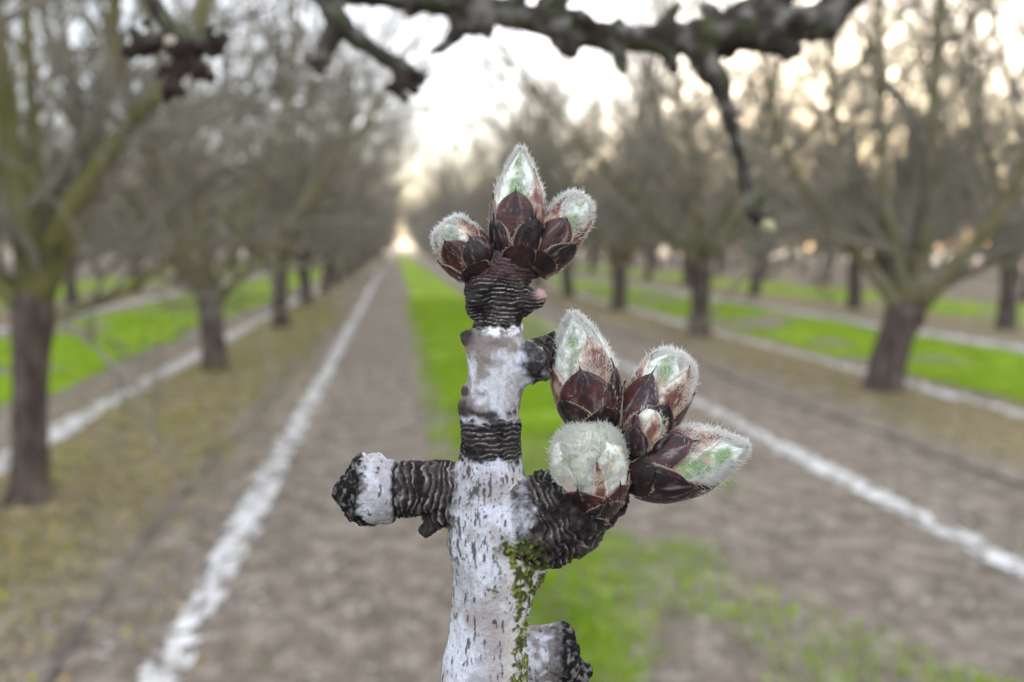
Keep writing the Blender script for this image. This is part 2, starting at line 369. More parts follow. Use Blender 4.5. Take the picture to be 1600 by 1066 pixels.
def make_tree_meshes(seed, limbs=None, trunk=None, scale=1.0, dens=1.0):
    """returns (trunk mesh, [limb meshes], twig mesh, joined crown mesh), all around the base of the trunk"""
    r = np.random.default_rng(seed)
    if trunk is None:
        hgt = r.uniform(0.75, 1.0); ln = r.normal(0, .05, 2)
        trunk = [(0, 0, -.1, .20), (0, 0, .05, .165), (ln[0] * .4, ln[1] * .4, .35, .14), (ln[0] * .8, ln[1] * .8, hgt * .75, .14), (ln[0], ln[1], hgt, .155), (ln[0], ln[1], hgt + .14, .09)]
    trunk = spline(trunk, 26); top = trunk[-4, :3]
    V, F = tubes(trunk[None, :, :3], trunk[None, :, 3], 20)
    ax = V - 0; rad = V.copy(); c = np.repeat(trunk[:, :3], 20, 0); rad = V - c
    V = c + rad * (1 + 0.13 * fbm(V * np.array([7, 7, 2.6]), 4, seed))[:, None]
    me_t = mesh_np('trunk', V, F)
    if limbs is None:
        nl = r.integers(4, 6); a0 = r.uniform(0, 6.28); limbs = []
        for k in range(nl):
            az = a0 + k * 6.283 / nl + r.normal(0, .2); ti = r.uniform(0.42, 0.80)
            d = np.array([math.cos(az) * math.sin(ti), math.sin(az) * math.sin(ti), math.cos(ti)])
            L = r.uniform(5.0, 6.2); P, R = grow(top[None] - d * .05 - [0, 0, r.uniform(0, .12)], d[None], np.array([L]), np.array([r.uniform(.06, .085)]), 9, 0.05, 0.07, 0.22, r)
            limbs.append(np.concatenate([P[0], R[0][:, None]], 1))
        d = np.array([r.normal(0, .12), r.normal(0, .12), 1.0]); d /= np.linalg.norm(d)
        P, R = grow(top[None], d[None], np.array([6.0]), np.array([.065]), 9, .03, .06, .2, r); limbs.append(np.concatenate([P[0], R[0][:, None]], 1))
    LP = np.stack([spline(l, 12) for l in limbs]); PL, RL = LP[..., :3], LP[..., 3]
    me_l = []; lim_parts = []
    for k in range(len(limbs)):
        V, F = tubes(PL[k:k + 1], RL[k:k + 1], 10); c = np.repeat(PL[k], 10, 0)
        V = c + (V - c) * (1 + 0.16 * fbm(V * 9, 3, seed + k))[:, None]
        me_l.append(mesh_np('limb', V, F)); lim_parts.append((V, F))
    nb = max(3, int(14 * dens))
    s, d, pr = spawn(PL, RL, nb, 0.08, 0.85, r, .6); n = len(s)
    P1, R1 = grow(s, d, r.uniform(1.2, 2.4, n) * scale, np.clip(pr, .012, .035), 6, r.normal(.06, .09, n), .13, .3, r)
    s, d, pr = spawn(P1, R1, 8, 0.12, 0.75, r, .6); n = len(s)
    P2, R2 = grow(s, d, r.uniform(.4, 1.0, n) * scale, np.clip(pr, .007, .014), 4, 0.10, .16, .4, r)
    s, d, pr = spawn(P2, R2, 7, 0.1, 0.75, r, .7); n = len(s)
    P3, R3 = grow(s, d, r.uniform(.10, .34, n) * scale, np.clip(pr, .0047, .0078), 3, 0.08, .18, .5, r)
    tw = [tubes(P1, R1, 5, False), tubes(P2, R2, 4, False), tubes(P3, R3, 3, False)]
    V, F = joinm(tw); me_c = mesh_np('crown', V, F)
    V, F = joinm(tw + lim_parts); me_j = mesh_np('crown', V, F)
    return me_t, me_l, me_c, me_j

def put_tree(meshes, loc, rz, label, full, group='bare almond trees standing in orchard rows', s=1.0, limb_mat='limb'):
    me_t, me_l, me_c, me_j = meshes
    root = empty('almond_tree', loc, label, 'tree', group, (0, 0, rz)); root.scale = (s, s, s)
    obj('trunk', me_t, M['trunk'], root)
    if full:
        for m_ in me_l: obj('limb', m_, M[limb_mat], root)
        obj('crown', me_c, M['twig'], root)
    else:
        obj('crown', me_j, M['twig'], root)
    return root

VAR = [make_tree_meshes(100 + k) for k in range(6)]
# the first tree of the left row, limbs as they stand in the photograph (metres from its foot; x right, y away, z up)
def fork(pts, o, sc_, r):
    return [(o[0] + p[0] * sc_, o[1] + p[1] * sc_, o[2] + p[2] * sc_, rr) for p, rr in zip(pts, r)]
L1_trunk = [(-.02, 0, -.1, .18), (0, 0, .02, .13), (.02, 0, .15, .105), (.04, 0, .45, .093), (.075, 0, .85, .095), (.11, 0, 1.1, .112), (.12, 0, 1.24, .09)]
o = (.11, 0, 1.12)
L1_limbs = [
    fork([(0, 0, 0), (-.04, .02, .5), (-.10, .06, 1.1), (-.16, .1, 1.8), (-.2, .2, 3.2), (-.3, .25, 5.4)], o, 1, (.075, .066, .058, .052, .04, .016)),
    fork([(.02, 0, 0), (.13, -.02, .32), (.24, 0, .58), (.44, .05, .88), (.66, .1, 1.18), (1.0, .2, 1.75), (1.4, .3, 4.4)], o, 1, (.072, .062, .056, .05, .046, .036, .012)),
    fork([(-.02, 0, 0), (-.17, -.03, .2), (-.34, -.05, .40), (-.7, -.1, .88), (-1.2, -.2, 1.8), (-1.6, -.3, 4.2)], o, 1, (.07, .062, .055, .048, .035, .012)),
    fork([(0, .03, 0), (.1, .3, .5), (.12, .6, 1.1), (.2, .9, 2.4), (.3, 1.2, 5.0)], o, 1, (.06, .052, .045, .035, .012)),
    fork([(.03, 0, -.05), (.25, .05, .02), (.55, .12, .16), (.85, .3, .42), (1.15, .5, .75)], o, 1, (.032, .028, .023, .016, .006)),
    fork([(.0, .04, 0), (-.15, .35, .6), (-.4, .8, 1.9), (-.5, 1.0, 4.8)], o, 1, (.05, .045, .035, .012)),
]
TREE_L1 = make_tree_meshes(201, L1_limbs, L1_trunk, dens=.5)
R1_trunk = [(-.02, 0, -.1, .25), (0, 0, .05, .205), (.04, 0, .35, .18), (.12, 0, .62, .18), (.19, 0, .8, .2), (.22, 0, .92, .13)]
o = (.2, 0, .8)
R1_limbs = [
    fork([(-.05, 0, 0), (-.28, 0, .32), (-.62, .05, .72), (-1.1, .1, 1.3), (-1.5, .2, 2.3), (-1.8, .2, 4.8)], o, 1, (.085, .075, .062, .05, .036, .012)),
    fork([(0, 0, 0), (.10, 0, .5), (.14, 0, 1.4), (.15, .05, 3.2), (.22, .05, 6.2)], o, 1, (.095, .08, .066, .05, .014)),
    fork([(.06, 0, 0), (.42, 0, .45), (.9, .05, 1.05), (1.4, .1, 2.2), (1.9, .1, 4.9)], o, 1, (.1, .085, .066, .05, .014)),
    fork([(.05, -.03, .05), (.30, -.3, .5), (.62, -.6, 1.2), (.8, -.9, 2.6), (1.0, -1.1, 5.4)], o, 1, (.08, .07, .055, .042, .012)),
    fork([(0, .05, 0), (-.1, .4, .55), (-.32, .8, 1.3), (-.5, 1.1, 2.8), (-.6, 1.3, 5.6)], o, 1, (.075, .066, .055, .042, .012)),
    fork([(-.03, 0, .05), (-.15, -.1, .5), (-.42, -.2, 1.3), (-.6, -.3, 2.9), (-.8, -.3, 5.6)], o, 1, (.06, .052, .045, .036, .012)),
]
TREE_R1 = make_tree_meshes(202, R1_limbs, R1_trunk, dens=.75)

ORD = ['nearest', 'second', 'third', 'fourth', 'fifth', 'sixth', 'seventh', 'eighth', 'ninth', 'tenth', 'eleventh', 'twelfth']
ROWS = [(-2.16, 4.78, 34, 'left tree row beside the lane', 12), (5.12, 7.35, 33, 'right tree row beside the lane', 12),
        (11.0, 12.4, 22, 'second tree row on the right', 6), (-8.2, 11.2, 22, 'second tree row on the left', 5),
        (17.0, 18.5, 20, 'third tree row on the right', 2), (-14.2, 20.0, 20, 'third tree row on the left', 1),
        (23.0, 26.0, 18, 'fourth tree row on the right', 0), (-20.2, 26.0, 18, 'fourth tree row on the left', 0),
        (29.0, 33.0, 17, 'fifth tree row on the right', 0), (-26.2, 34.0, 16, 'fifth tree row on the left', 0),
        (35.0, 40.0, 15, 'sixth tree row on the right', 0), (41.0, 46.0, 14, 'seventh tree row on the right', 0), (47.0, 54.0, 13, 'farthest tree row on the right', 0), (-32.2, 44.0, 14, 'farthest tree row on the left', 0)]
tr = np.random.default_rng(11)
for ri, (x, y0, n, rl, named) in enumerate(ROWS):
    for k in range(n):
        y = y0 + 5.0 * k + (tr.normal(0, .12) if k else 0); xx = x + (tr.normal(0, .06) if k else 0); rz = tr.uniform(0, 6.28); s = tr.uniform(.95, 1.08) * (1.13 if x > 0 else 1.04)
        v = VAR[tr.integers(0, 6)]
        if ri == 0 and k == 0:
            put_tree(TREE_L1, (xx, y, 0), -PS, 'nearest whole almond tree at left edge with olive mossy limbs', True, limb_mat='limb_mossy'); continue
        if ri == 1 and k == 0:
            put_tree(TREE_R1, (xx, y, 0), -PS, 'thick-trunked almond tree forking low at the right of the lane', True); continue
        if k < named: lab = f'{ORD[k]} bare almond tree in the {rl}'
        else: lab = f'distant bare almond tree merging into the {rl}' if named else f'distant bare almond tree in the {rl}'
        grp = 'almond trees of the ' + rl
        put_tree(v, (xx, y, 0), rz, lab, k < 3 and ri < 4, grp, s)

# ------------------------------------------------------------------ implicit-surface bark (foreground wood)
def sdf_mesh(chains, lo, hi, h, k):
    """chains: list of (label, [(x,y,z,r),...]); smooth union of round cones, surface nets. -> V, quads"""
    lo = np.array(lo, float); n = np.ceil((np.array(hi) - lo) / h).astype(int) + 1
    Fd = np.full(n, 1e3, np.float32)
    axs = [lo[i] + h * np.arange(n[i]) for i in range(3)]
    for lab, pts in chains:
        pts = np.asarray(pts, float)
        segs = [(pts[i], pts[i + 1]) for i in range(len(pts) - 1)] if len(pts) > 1 else [(pts[0], pts[0] + np.array([1e-3, 0, 0, 0]))]
        for a, b in segs:
            m = max(a[3], b[3]) + k * 1.5 + 3 * h
            i0 = np.maximum(((np.minimum(a[:3], b[:3]) - m - lo) / h).astype(int), 0)
            i1 = np.minimum(((np.maximum(a[:3], b[:3]) + m - lo) / h).astype(int) + 2, n)
            if np.any(i1 <= i0): continue
            x = axs[0][i0[0]:i1[0], None, None].astype(np.float32); y = axs[1][None, i0[1]:i1[1], None].astype(np.float32); z = axs[2][None, None, i0[2]:i1[2]].astype(np.float32)
            d = (b - a)[:3].astype(np.float32); L2 = float(d @ d)
            t = np.clip(((x - a[0]) * d[0] + (y - a[1]) * d[1] + (z - a[2]) * d[2]) / L2, 0, 1)
            dd = np.sqrt((x - a[0] - t * d[0]) ** 2 + (y - a[1] - t * d[1]) ** 2 + (z - a[2] - t * d[2]) ** 2) - (a[3] + t * (b[3] - a[3]))
            S = (slice(i0[0], i1[0]), slice(i0[1], i1[1]), slice(i0[2], i1[2])); o_ = Fd[S]
            hh = np.clip(0.5 + 0.5 * (o_ - dd) / k, 0, 1)
            Fd[S] = o_ * (1 - hh) + dd * hh - k * hh * (1 - hh)
    ins = Fd < 0
    cnt = np.zeros(n - 1, np.uint8)
    for i in (0, 1):
        for j in (0, 1):
            for l in (0, 1): cnt += ins[i:n[0] - 1 + i, j:n[1] - 1 + j, l:n[2] - 1 + l]
    act = (cnt > 0) & (cnt < 8); ci = np.argwhere(act); vid = np.full(n - 1, -1, np.int64); vid[act] = np.arange(len(ci))
    cor = [(i, j, l) for i in (0, 1) for j in (0, 1) for l in (0, 1)]
    val = np.stack([Fd[ci[:, 0] + i, ci[:, 1] + j, ci[:, 2] + l] for i, j, l in cor], 1)
    acc = np.zeros((len(ci), 3)); c_ = np.zeros(len(ci))
    for u in range(8):
        for v in range(u + 1, 8):
            if sum(abs(cor[u][q] - cor[v][q]) for q in range(3)) != 1: continue
            s_ = (val[:, u] < 0) != (val[:, v] < 0)
            t = np.where(s_, val[:, u] / np.where(s_, val[:, u] - val[:, v], 1), 0)
            p = np.array(cor[u])[None] * (1 - t[:, None]) + np.array(cor[v])[None] * t[:, None]
            acc += p * s_[:, None]; c_ += s_
    V = lo + h * (ci + acc / c_[:, None])
    Q = []
    for ax in range(3):
        o1, o2 = (ax + 1) % 3, (ax + 2) % 3
        sl0 = [slice(None)] * 3; sl1 = [slice(None)] * 3; sl0[ax] = slice(0, -1); sl1[ax] = slice(1, None)
        A = ins[tuple(sl0)]; B = ins[tuple(sl1)]
        e = np.argwhere(A != B); e = e[(e[:, o1] > 0) & (e[:, o2] > 0) & (e[:, o1] < n[o1] - 1) & (e[:, o2] < n[o2] - 1)]
        fl = A[e[:, 0], e[:, 1], e[:, 2]]
        def cell(d1, d2):
            q = e.copy(); q[:, o1] -= d1; q[:, o2] -= d2; return vid[q[:, 0], q[:, 1], q[:, 2]]
        quad = np.stack([cell(1, 1), cell(0, 1), cell(0, 0), cell(1, 0)], 1)
        quad[~fl] = quad[~fl][:, ::-1]; Q.append(quad)
    Q = np.concatenate(Q); Q = Q[(Q >= 0).all(1)]
    return V, Q

def vnormals(V, Q):
    n = np.cross(V[Q[:, 2]] - V[Q[:, 0]], V[Q[:, 3]] - V[Q[:, 1]]); N = np.zeros_like(V)
    for k in range(4): np.add.at(N, Q[:, k], n)
    return N / (np.linalg.norm(N, axis=1, keepdims=True) + 1e-12)

def nearest_chain(V, chains):
    """label index, axial arc length and axial direction of the nearest chain"""
    best = np.full(len(V), 1e9); lab = np.zeros(len(V), int); arc = np.zeros(len(V)); ax = np.zeros((len(V), 3))
    for li, (nm, pts) in enumerate(chains):
        pts = np.asarray(pts, float); s0 = 0
        for a, b in zip(pts[:-1], pts[1:]):
            d = (b - a)[:3]; L = np.linalg.norm(d); t = np.clip((V - a[:3]) @ d / L ** 2, 0, 1)
            r = np.linalg.norm(V - a[:3] - t[:, None] * d, axis=1) - (a[3] + t * (b[3] - a[3]))
            k = r < best; best[k] = r[k]; lab[k] = li; arc[k] = s0 + t[k] * L; ax[k] = d / L; s0 += L
    return lab, arc, ax

def px(x, y, w=0.0, r=0.0): return (x - 800.0, 533.0 - y, w, r)   # photograph pixel -> the twig's own flat units
S0 = D0 / FPX                                                       # one unit in metres at the twig

# ------------------------------------------------------------------ the budding twig
def bark_vcol_mat(name, bump_scale, bump, rough=0.95, spec=0.07, fine=(0.82, 1.15), dist=0.0002):
    m, n, l, b = new_mat(name)
    at = n.new('ShaderNodeAttribute'); at.attribute_name = 'Col'
    tc = n.new('ShaderNodeTexCoord')
    t = n.new('ShaderNodeTexNoise'); t.inputs['Scale'].default_value = bump_scale; t.inputs['Detail'].default_value = 6; t.inputs['Roughness'].default_value = 0.65
    l.new(tc.outputs['Object'], t.inputs['Vector'])
    mr = n.new('ShaderNodeMapRange'); mr.inputs['From Min'].default_value = .3; mr.inputs['From Max'].default_value = .7
    mr.inputs['To Min'].default_value = fine[0]; mr.inputs['To Max'].default_value = fine[1]; l.new(t.outputs['Fac'], mr.inputs['Value'])
    vm = n.new('ShaderNodeVectorMath'); vm.operation = 'SCALE'; l.new(at.outputs['Color'], vm.inputs[0]); l.new(mr.outputs[0], vm.inputs['Scale'])
    l.new(vm.outputs[0], b.inputs['Base Color'])
    b.inputs['Roughness'].default_value = rough; b.inputs['Specular IOR Level'].default_value = spec
    bp = n.new('ShaderNodeBump'); bp.inputs['Strength'].default_value = bump; bp.inputs['Distance'].default_value = dist
    l.new(t.outputs['Fac'], bp.inputs['Height']); l.new(bp.outputs['Normal'], b.inputs['Normal'])
    return m
M['bark'] = bark_vcol_mat('twig_bark_near', 3500, 0.6)

def P3(*a): return [px(x, y, w, r) for x, y, r, w in a]
stem = P3((747, 1210, 68, 0), (752, 1120, 66, 0), (756, 1042, 63, 0), (763, 972, 56, 0), (770, 930, 58, 0), (773, 884, 63, 0), (763, 841, 60, 0), (763, 796, 58, 0), (766, 745, 51, 0),
          (767, 712, 44, 0), (767, 667, 44, 0), (768, 643, 39, 0), (771, 616, 41, 0), (776, 582, 41, 0), (772, 549, 40, 0), (776, 525, 38, 0), (779, 508, 31, 0),
          (779, 491, 30, 0), (781, 471, 33, 0), (783, 447, 35, 0), (789, 424, 34, 0), (797, 405, 30, 0))
stub = P3((745, 785, 48, 0), (690, 764, 42, 2), (640, 763, 39, 4), (622, 764, 37, 5), (605, 764, 43, 6), (588, 764, 53, 6))
spur = P3((785, 815, 55, 12), (838, 805, 60, 20), (882, 793, 60, 18), (918, 770, 52, 8), (952, 735, 42, 2), (972, 705, 34, 0), (985, 690, 30, 0))
mid = P3((795, 578, 32, 2), (828, 568, 28, 4), (852, 556, 22, -6), (880, 548, 19, -16), (915, 552, 18, -24), (925, 585, 16, -28))
low = P3((780, 1062, 40, -40), (835, 1040, 42, -44), (866, 1033, 41, -44))
CH = [('stem', stem), ('pruned_stub', stub), ('spur', spur), ('side_spur', mid), ('lower_stub', low)]
EXTRA = [('spur', P3((860, 845, 34, 22), (900, 825, 30, 18), (930, 805, 24, 10))), ('spur', P3((840, 850, 30, 5), (828, 895, 22, 0))), ('side_spur', P3((829, 570, 20, 14), (826, 542, 12, 14))),
         ('stem', P3((815, 472, 22, 6), (836, 466, 14, 8), (846, 458, 9, 8))), ('stem', P3((742, 655, 14, 0), (726, 636, 11, 4))), ('stem', P3((748, 535, 14, 0), (733, 528, 11, 4))), ('stem', P3((731, 612, 6, 0), (728, 610, 5, 0))),
         ('stem', P3((785, 432, 28, 0), (750, 426, 20, 4), (743, 414, 17, 6))), ('stem', P3((800, 420, 28, 0), (836, 410, 21, -8))),
         ('stem', P3((748, 448, 20, 20), (738, 455, 12, 14))), ('stem', P3((745, 475, 16, 20), (740, 488, 10, 14))),
         ('pruned_stub', P3((690, 800, 22, 6), (668, 826, 11, 10))), ('pruned_stub', P3((575, 735, 24, 10), (570, 722, 16, 8))), ('pruned_stub', P3((570, 795, 26, 10), (577, 806, 14, 12))), ('pruned_stub', P3((560, 765, 30, 20), (548, 768, 20, 15))),
         ('lower_stub', P3((868, 1030, 40, -40), (880, 1010, 22, -36))), ('lower_stub', P3((868, 1052, 34, -48), (915, 1075, 18, -54)))]
re_ = np.random.default_rng(5)
def bumps(lab, chain, t0, t1, n_, r0, r1, out):
    sp_ = spline(np.array(chain), 200)
    for k in range(n_):
        p = sp_[int(re_.uniform(t0, t1) * 199)]; T_ = np.gradient(sp_[:, :3], axis=0)[100]; T_ = T_ / np.linalg.norm(T_)
        d_ = re_.normal(0, 1, 3); d_ -= (d_ @ T_) * T_; d_ /= np.linalg.norm(d_); r_ = re_.uniform(r0, r1); q_ = p[:3] + d_ * (p[3] - r_ * out)
        e_ = q_ + re_.normal(0, 7, 3); EXTRA.append((lab, [(*q_, r_), (*e_, r_ * .7)]))
bumps('stem', stem, .80, .99, 20, 7, 12, .75); bumps('spur', spur, .3, .95, 26, 8, 15, .4); bumps('side_spur', mid, .15, .7, 9, 5, 9, .3)
bumps('stem', stem, .50, .80, 7, 6, 10, .55); bumps('pruned_stub', stub, .3, .98, 10, 7, 12, .5)
VW, QW = sdf_mesh(CH + EXTRA, (-290, -620, -110), (210, 150, 100), 1.6, 12.0)
NW = vnormals(VW, QW); LW, AW, XW = nearest_chain(VW, CH)
X_, Y_ = VW[:, 0] + 800, 533 - VW[:, 1]                 # in the photograph's pixel grid, for laying out the bark zones
def zone(v, a, b, s): return sstep(a - s, a + s, v) * (1 - sstep(b - s, b + s, v))
isS, isStub, isSp, isMid, isLow = [(LW == k).astype(float) for k in range(5)]
wob = 11 * fbm(VW / 20, 3, 1) + 7 * fbm(VW / 7, 3, 2)
ringS = isS * np.maximum(zone(Y_ + wob, 655, 716, 4), zone(Y_ + wob * 1.5, 330, 516, 5))
ringStub = isStub * zone(X_ + wob, 622, 712, 7)
spd = np.hypot(X_ - 762 + .35 * (Y_ - 800), (Y_ - 815) * .8)
ringSp = np.clip(isSp * sstep(38, 74, spd + 2.2 * wob + 8 * np.sin(AW / 4.5)) + isMid * sstep(18, 40, AW + 1.2 * wob), 0, 1)
ring = np.clip(ringS + ringStub + ringSp, 0, 1)
endk = isStub * zone(X_ + 2.4 * wob - 0.10 * (Y_ - 764), 400, 577, 9)       # the dark corky end of the cut stub
endl = isLow * sstep(850, 885, X_ + wob)
streak = fbm(np.stack([VW[:, 0] / 5, VW[:, 1] / 26, VW[:, 2] / 5], -1), 3, 61)
# rings: axial coordinate warped by noise
axc = np.where(isS > 0, VW[:, 1], np.where(isStub > 0, -VW[:, 0], AW))
period = np.where(isS > 0, np.where(Y_ > 600, 6.8, 6.2), np.where(isStub > 0, 9.5, 9.0))
ph = axc / period + 2.0 * fbm(VW / 55, 3, 5) + 0.7 * fbm(VW / 16, 3, 6)
saw = ph - np.floor(ph); ridge = np.where(saw < .72, saw / .72, (1 - saw) / .28)
brk = sstep(-.25, .25, fbm(VW / np.where(isS > 0, 16, 14)[:, None], 3, 8))
n_fine = fbm(VW / 5.0, 3, 12); n_mid = fbm(VW / 13.0, 3, 13); n_big = fbm(VW / 45.0, 3, 14)
disp = ring * (ridge - .5) * (2.6 + 1.4 * ringSp) * (.35 + .65 * brk) + ring * n_mid * (3.8 + 5 * ringSp) + n_fine * (0.5 + 1.5 * ring)
cork = np.clip(endk + endl, 0, 1)
disp += cork * (n_mid * 5 + fbm(VW / 7.0, 3, 15) * 3)
disp += (1 - ring) * (n_big * 4.0 + n_mid * 1.6 + 0.8 * streak)
crack = isStub * np.exp(-((X_ - 622 - wob * .5) / 2.6) ** 2); disp -= 8 * crack
# lenticels: short dark vertical flecks, slightly raised
warp = np.stack([VW[:, 0] / 4.6, VW[:, 1] / 16.0, VW[:, 2] / 4.6], -1) + .35 * np.stack([n_mid, n_fine, n_mid], -1)
len_n = np.maximum(fbm(warp, 2, 21), fbm(warp * 2.1 + 40, 2, 22) - .10)
whitez = (isS + isSp * (1 - ringSp)) * sstep(712, 722, Y_ + wob) + isStub * (1 - ringStub) * (1 - endk) + isLow * (1 - endl)
near_junction = np.clip(isS * zone(Y_, 740, 880, 30) * sstep(790, 690, X_ + 18 * n_big) + .5 * isS * zone(Y_, 716, 800, 10), 0, 1)
lent = sstep(.40 - .30 * near_junction, .52 - .25 * near_junction, len_n) * np.clip(whitez, 0, 1)
disp += lent * 1.6
midz = isS * zone(Y_ + wob, 516, 652, 4)
scar = midz * np.clip(np.exp(-((Y_ - 645 + .004 * (X_ - 770) ** 2) / 7) ** 2) + .8 * np.exp(-((Y_ - 522) / 5) ** 2) * sstep(775, 745, X_) , 0, 1)
scar = np.clip(scar * sstep(-.35, .25, fbm(VW / 15, 3, 18)), 0, 1)
disp += scar * 4 * (0.4 + n_mid)
mossn = fbm(VW / 9.0, 3, 31)
mossz = np.clip(np.exp(-(((X_ - 815) / 42) ** 2 + ((Y_ - 850) / 42) ** 2)) * 1.2 + isS * sstep(26, 46, VW[:, 0] - np.interp(Y_, [840, 930, 1042, 1200], [-33, -36, -44, -50]) ) * sstep(850, 900, Y_) * .9
                + .55 * isSp * sstep(815, 870, Y_) + .4 * np.exp(-(((X_ - 775) / 18) ** 2 + ((Y_ - 905) / 22) ** 2)), 0, 1)
moss = sstep(.12, .40, mossn + mossz * 1.0 - .62) * np.clip(mossz * 1.6, 0, 1)
disp += moss * (2.6 + 3 * fbm(VW / 4.0, 2, 33))
V2 = VW + NW * disp[:, None]
# colours
def lerp(a, b, t): return a * (1 - t[:, None]) + b * t[:, None]
C = np.tile(np.array([[.52, .53, .585]]), (len(VW), 1))
C = lerp(C, np.array([[.30, .29, .30]]), sstep(.05, .5, streak) * .55)
C = lerp(C, np.array([[.25, .235, .235]]), sstep(-.15, .35, n_big + .3 * n_mid) * .7)
C = lerp(C, np.array([[.34, .29, .275]]), sstep(.05, .4, fbm(VW / 32 + 3, 4, 66)) * .65)
C = lerp(C, np.array([[.62, .55, .48]]), .6 * sstep(10, 45, VW[:, 0] + 36) * isS * sstep(-.2, .3, n_big + .1))
brown = midz * sstep(-.15, .35, n_big + .35 * n_mid + .25 * np.sin(Y_ / 19) + .22 + .3 * n_fine)
C = lerp(C, np.array([[.20, .165, .15]]), brown * .85)
C = lerp(C, np.array([[.56, .55, .57]]), .5 * midz * (1 - brown) * sstep(-.2, .2, n_fine))
lowb = isLow * sstep(-.3, .2, n_mid); C = lerp(C, np.array([[.17, .14, .12]]), lowb * .8)
dark = np.array([[.015, .013, .013]]); pale = np.array([[.44, .42, .40]])
ringc = lerp(np.tile(dark, (len(VW), 1)), np.array([[.085, .073, .068]]), sstep(.15, .8, ridge) * sstep(-.4, .3, fbm(VW / 18, 3, 40)))
ringc = lerp(ringc, np.tile(pale, (len(VW), 1)), .8 * sstep(.76, .99, ridge) * sstep(-.28, .32, fbm(VW / 11, 3, 41) + .25 * fbm(VW / 40, 2, 42) - .12 * (isSp + isMid)) * .95)
ringc = lerp(ringc, np.array([[.05, .04, .037]]), sstep(.0, .5, n_mid) * .6)
tipm = isS * zone(Y_, 330, 440, 14); ringc = lerp(ringc, np.array([[.075, .042, .045]]), tipm * .7)
C = lerp(C, ringc, ring)
corkc = lerp(np.tile(np.array([[.013, .012, .012]]), (len(VW), 1)), np.array([[.20, .185, .18]]), sstep(-.05, .45, fbm(VW / 7, 3, 44)) * .75)
C = lerp(C, corkc, cork)
C = lerp(C, np.array([[.045, .038, .034]]), lent * .85)
C = lerp(C, np.array([[.05, .042, .04]]), np.clip(scar, 0, 1))
C = lerp(C, np.array([[.02, .018, .017]]), crack)
knob = np.zeros(len(VW))
for kx, ky, kr in ((725, 637, 15), (731, 529, 15), (727, 611, 8), (666, 828, 17), (737, 456, 14), (826, 541, 12), (770, 648, 11), (668, 812, 10)):
    knob = np.maximum(knob, np.exp(-(((X_ - kx) / kr) ** 2 + ((Y_ - ky) / kr) ** 2) ** 2))
C = lerp(C, np.array([[.04, .034, .031]]), np.clip(knob * (1.1 + n_mid), 0, 1) * .9)
# the pale scales where the ringed neck meets the white bark
wpatch = isS * np.clip(zone(Y_ + 10 * n_mid + .35 * wob + .004 * (X_ - 775) ** 2, 514, 528, 3.5) * sstep(748, 768, X_ + wob) * sstep(-.5, .1, n_mid + n_fine), 0, 1); C = lerp(C, np.array([[.66, .66, .68]]), wpatch)
nubs = isS * np.exp(-(((X_ - 846) / 10) ** 2 + ((Y_ - 459) / 9) ** 2)); C = lerp(C, np.array([[.42, .27, .25]]), np.clip(nubs * 1.2, 0, 1))
mossc = lerp(np.tile(np.array([[.05, .065, .025]]), (len(VW), 1)), np.array([[.19, .20, .04]]), sstep(.0, .35, fbm(VW / 5, 2, 46)))
C = lerp(C, mossc, np.clip(moss, 0, 1))
C *= (1 + .10 * n_fine)[:, None]

N2 = vnormals(V2, QW)
ORG = CAM + cF * D0                                          # centre of the twig's flat units
base_u = np.array([-53.0, -610.0, 0.0])
def to_world(u): u = np.asarray(u, float); return ORG + S0 * (u[..., 0:1] * cR + u[..., 1:2] * cU - u[..., 2:3] * cF)
twig = empty('budding_twig', tuple(to_world(base_u)), 'sharp foreground almond twig with white bark and swelling fuzzy buds', 'twig', rot=cam.matrix_world.to_euler())
def loc(u): return (np.asarray(u, float) - base_u) * S0      # twig units -> metres in the twig's own frame
fl = LW[QW]; face_lab = np.sort(fl, 1)[:, 1]
labels = {'stem': None, 'pruned_stub': 'cut side stub with white bark and dark corky end', 'spur': 'dark ridged mossy spur carrying the bud cluster', 'side_spur': 'short dark warty side spur', 'lower_stub': 'rounded dark stub low on the twig'}
for k, (nm, _) in enumerate(CH):
    q = QW[face_lab == k]; u, inv = np.unique(q, return_inverse=True)
    me = mesh_np(nm, loc(V2[u]), inv.reshape(-1, 4)); add_col(me, C[u])
    me.normals_split_custom_set_from_vertices([tuple(v) for v in N2[u]])
    o = obj(nm, me, M['bark'], twig)
    if labels[nm]: o['label'] = labels[nm]

# ------------------------------------------------------------------ buds
def scale_mat():
    m, n, l, b = new_mat('bud_scale'); at = n.new('ShaderNodeAttribute'); at.attribute_name = 'Col'
    tc = n.new('ShaderNodeTexCoord'); t = n.new('ShaderNodeTexNoise'); t.inputs['Scale'].default_value = 2600; t.inputs['Detail'].default_value = 5; l.new(tc.outputs['Object'], t.inputs['Vector'])
    mr = n.new('ShaderNodeMapRange'); mr.inputs['From Min'].default_value = .3; mr.inputs['From Max'].default_value = .7; mr.inputs['To Min'].default_value = .7; mr.inputs['To Max'].default_value = 1.3; l.new(t.outputs['Fac'], mr.inputs['Value'])
    vm = n.new('ShaderNodeVectorMath'); vm.operation = 'SCALE'; l.new(at.outputs['Color'], vm.inputs[0]); l.new(mr.outputs[0], vm.inputs['Scale']); l.new(vm.outputs[0], b.inputs['Base Color'])
    b.inputs['Roughness'].default_value = .36; b.inputs['Specular IOR Level'].default_value = .30
    bp = n.new('ShaderNodeBump'); bp.inputs['Strength'].default_value = .5; bp.inputs['Distance'].default_value = .00012; l.new(t.outputs['Fac'], bp.inputs['Height']); l.new(bp.outputs['Normal'], b.inputs['Normal'])
    return m
M['scale'] = scale_mat()
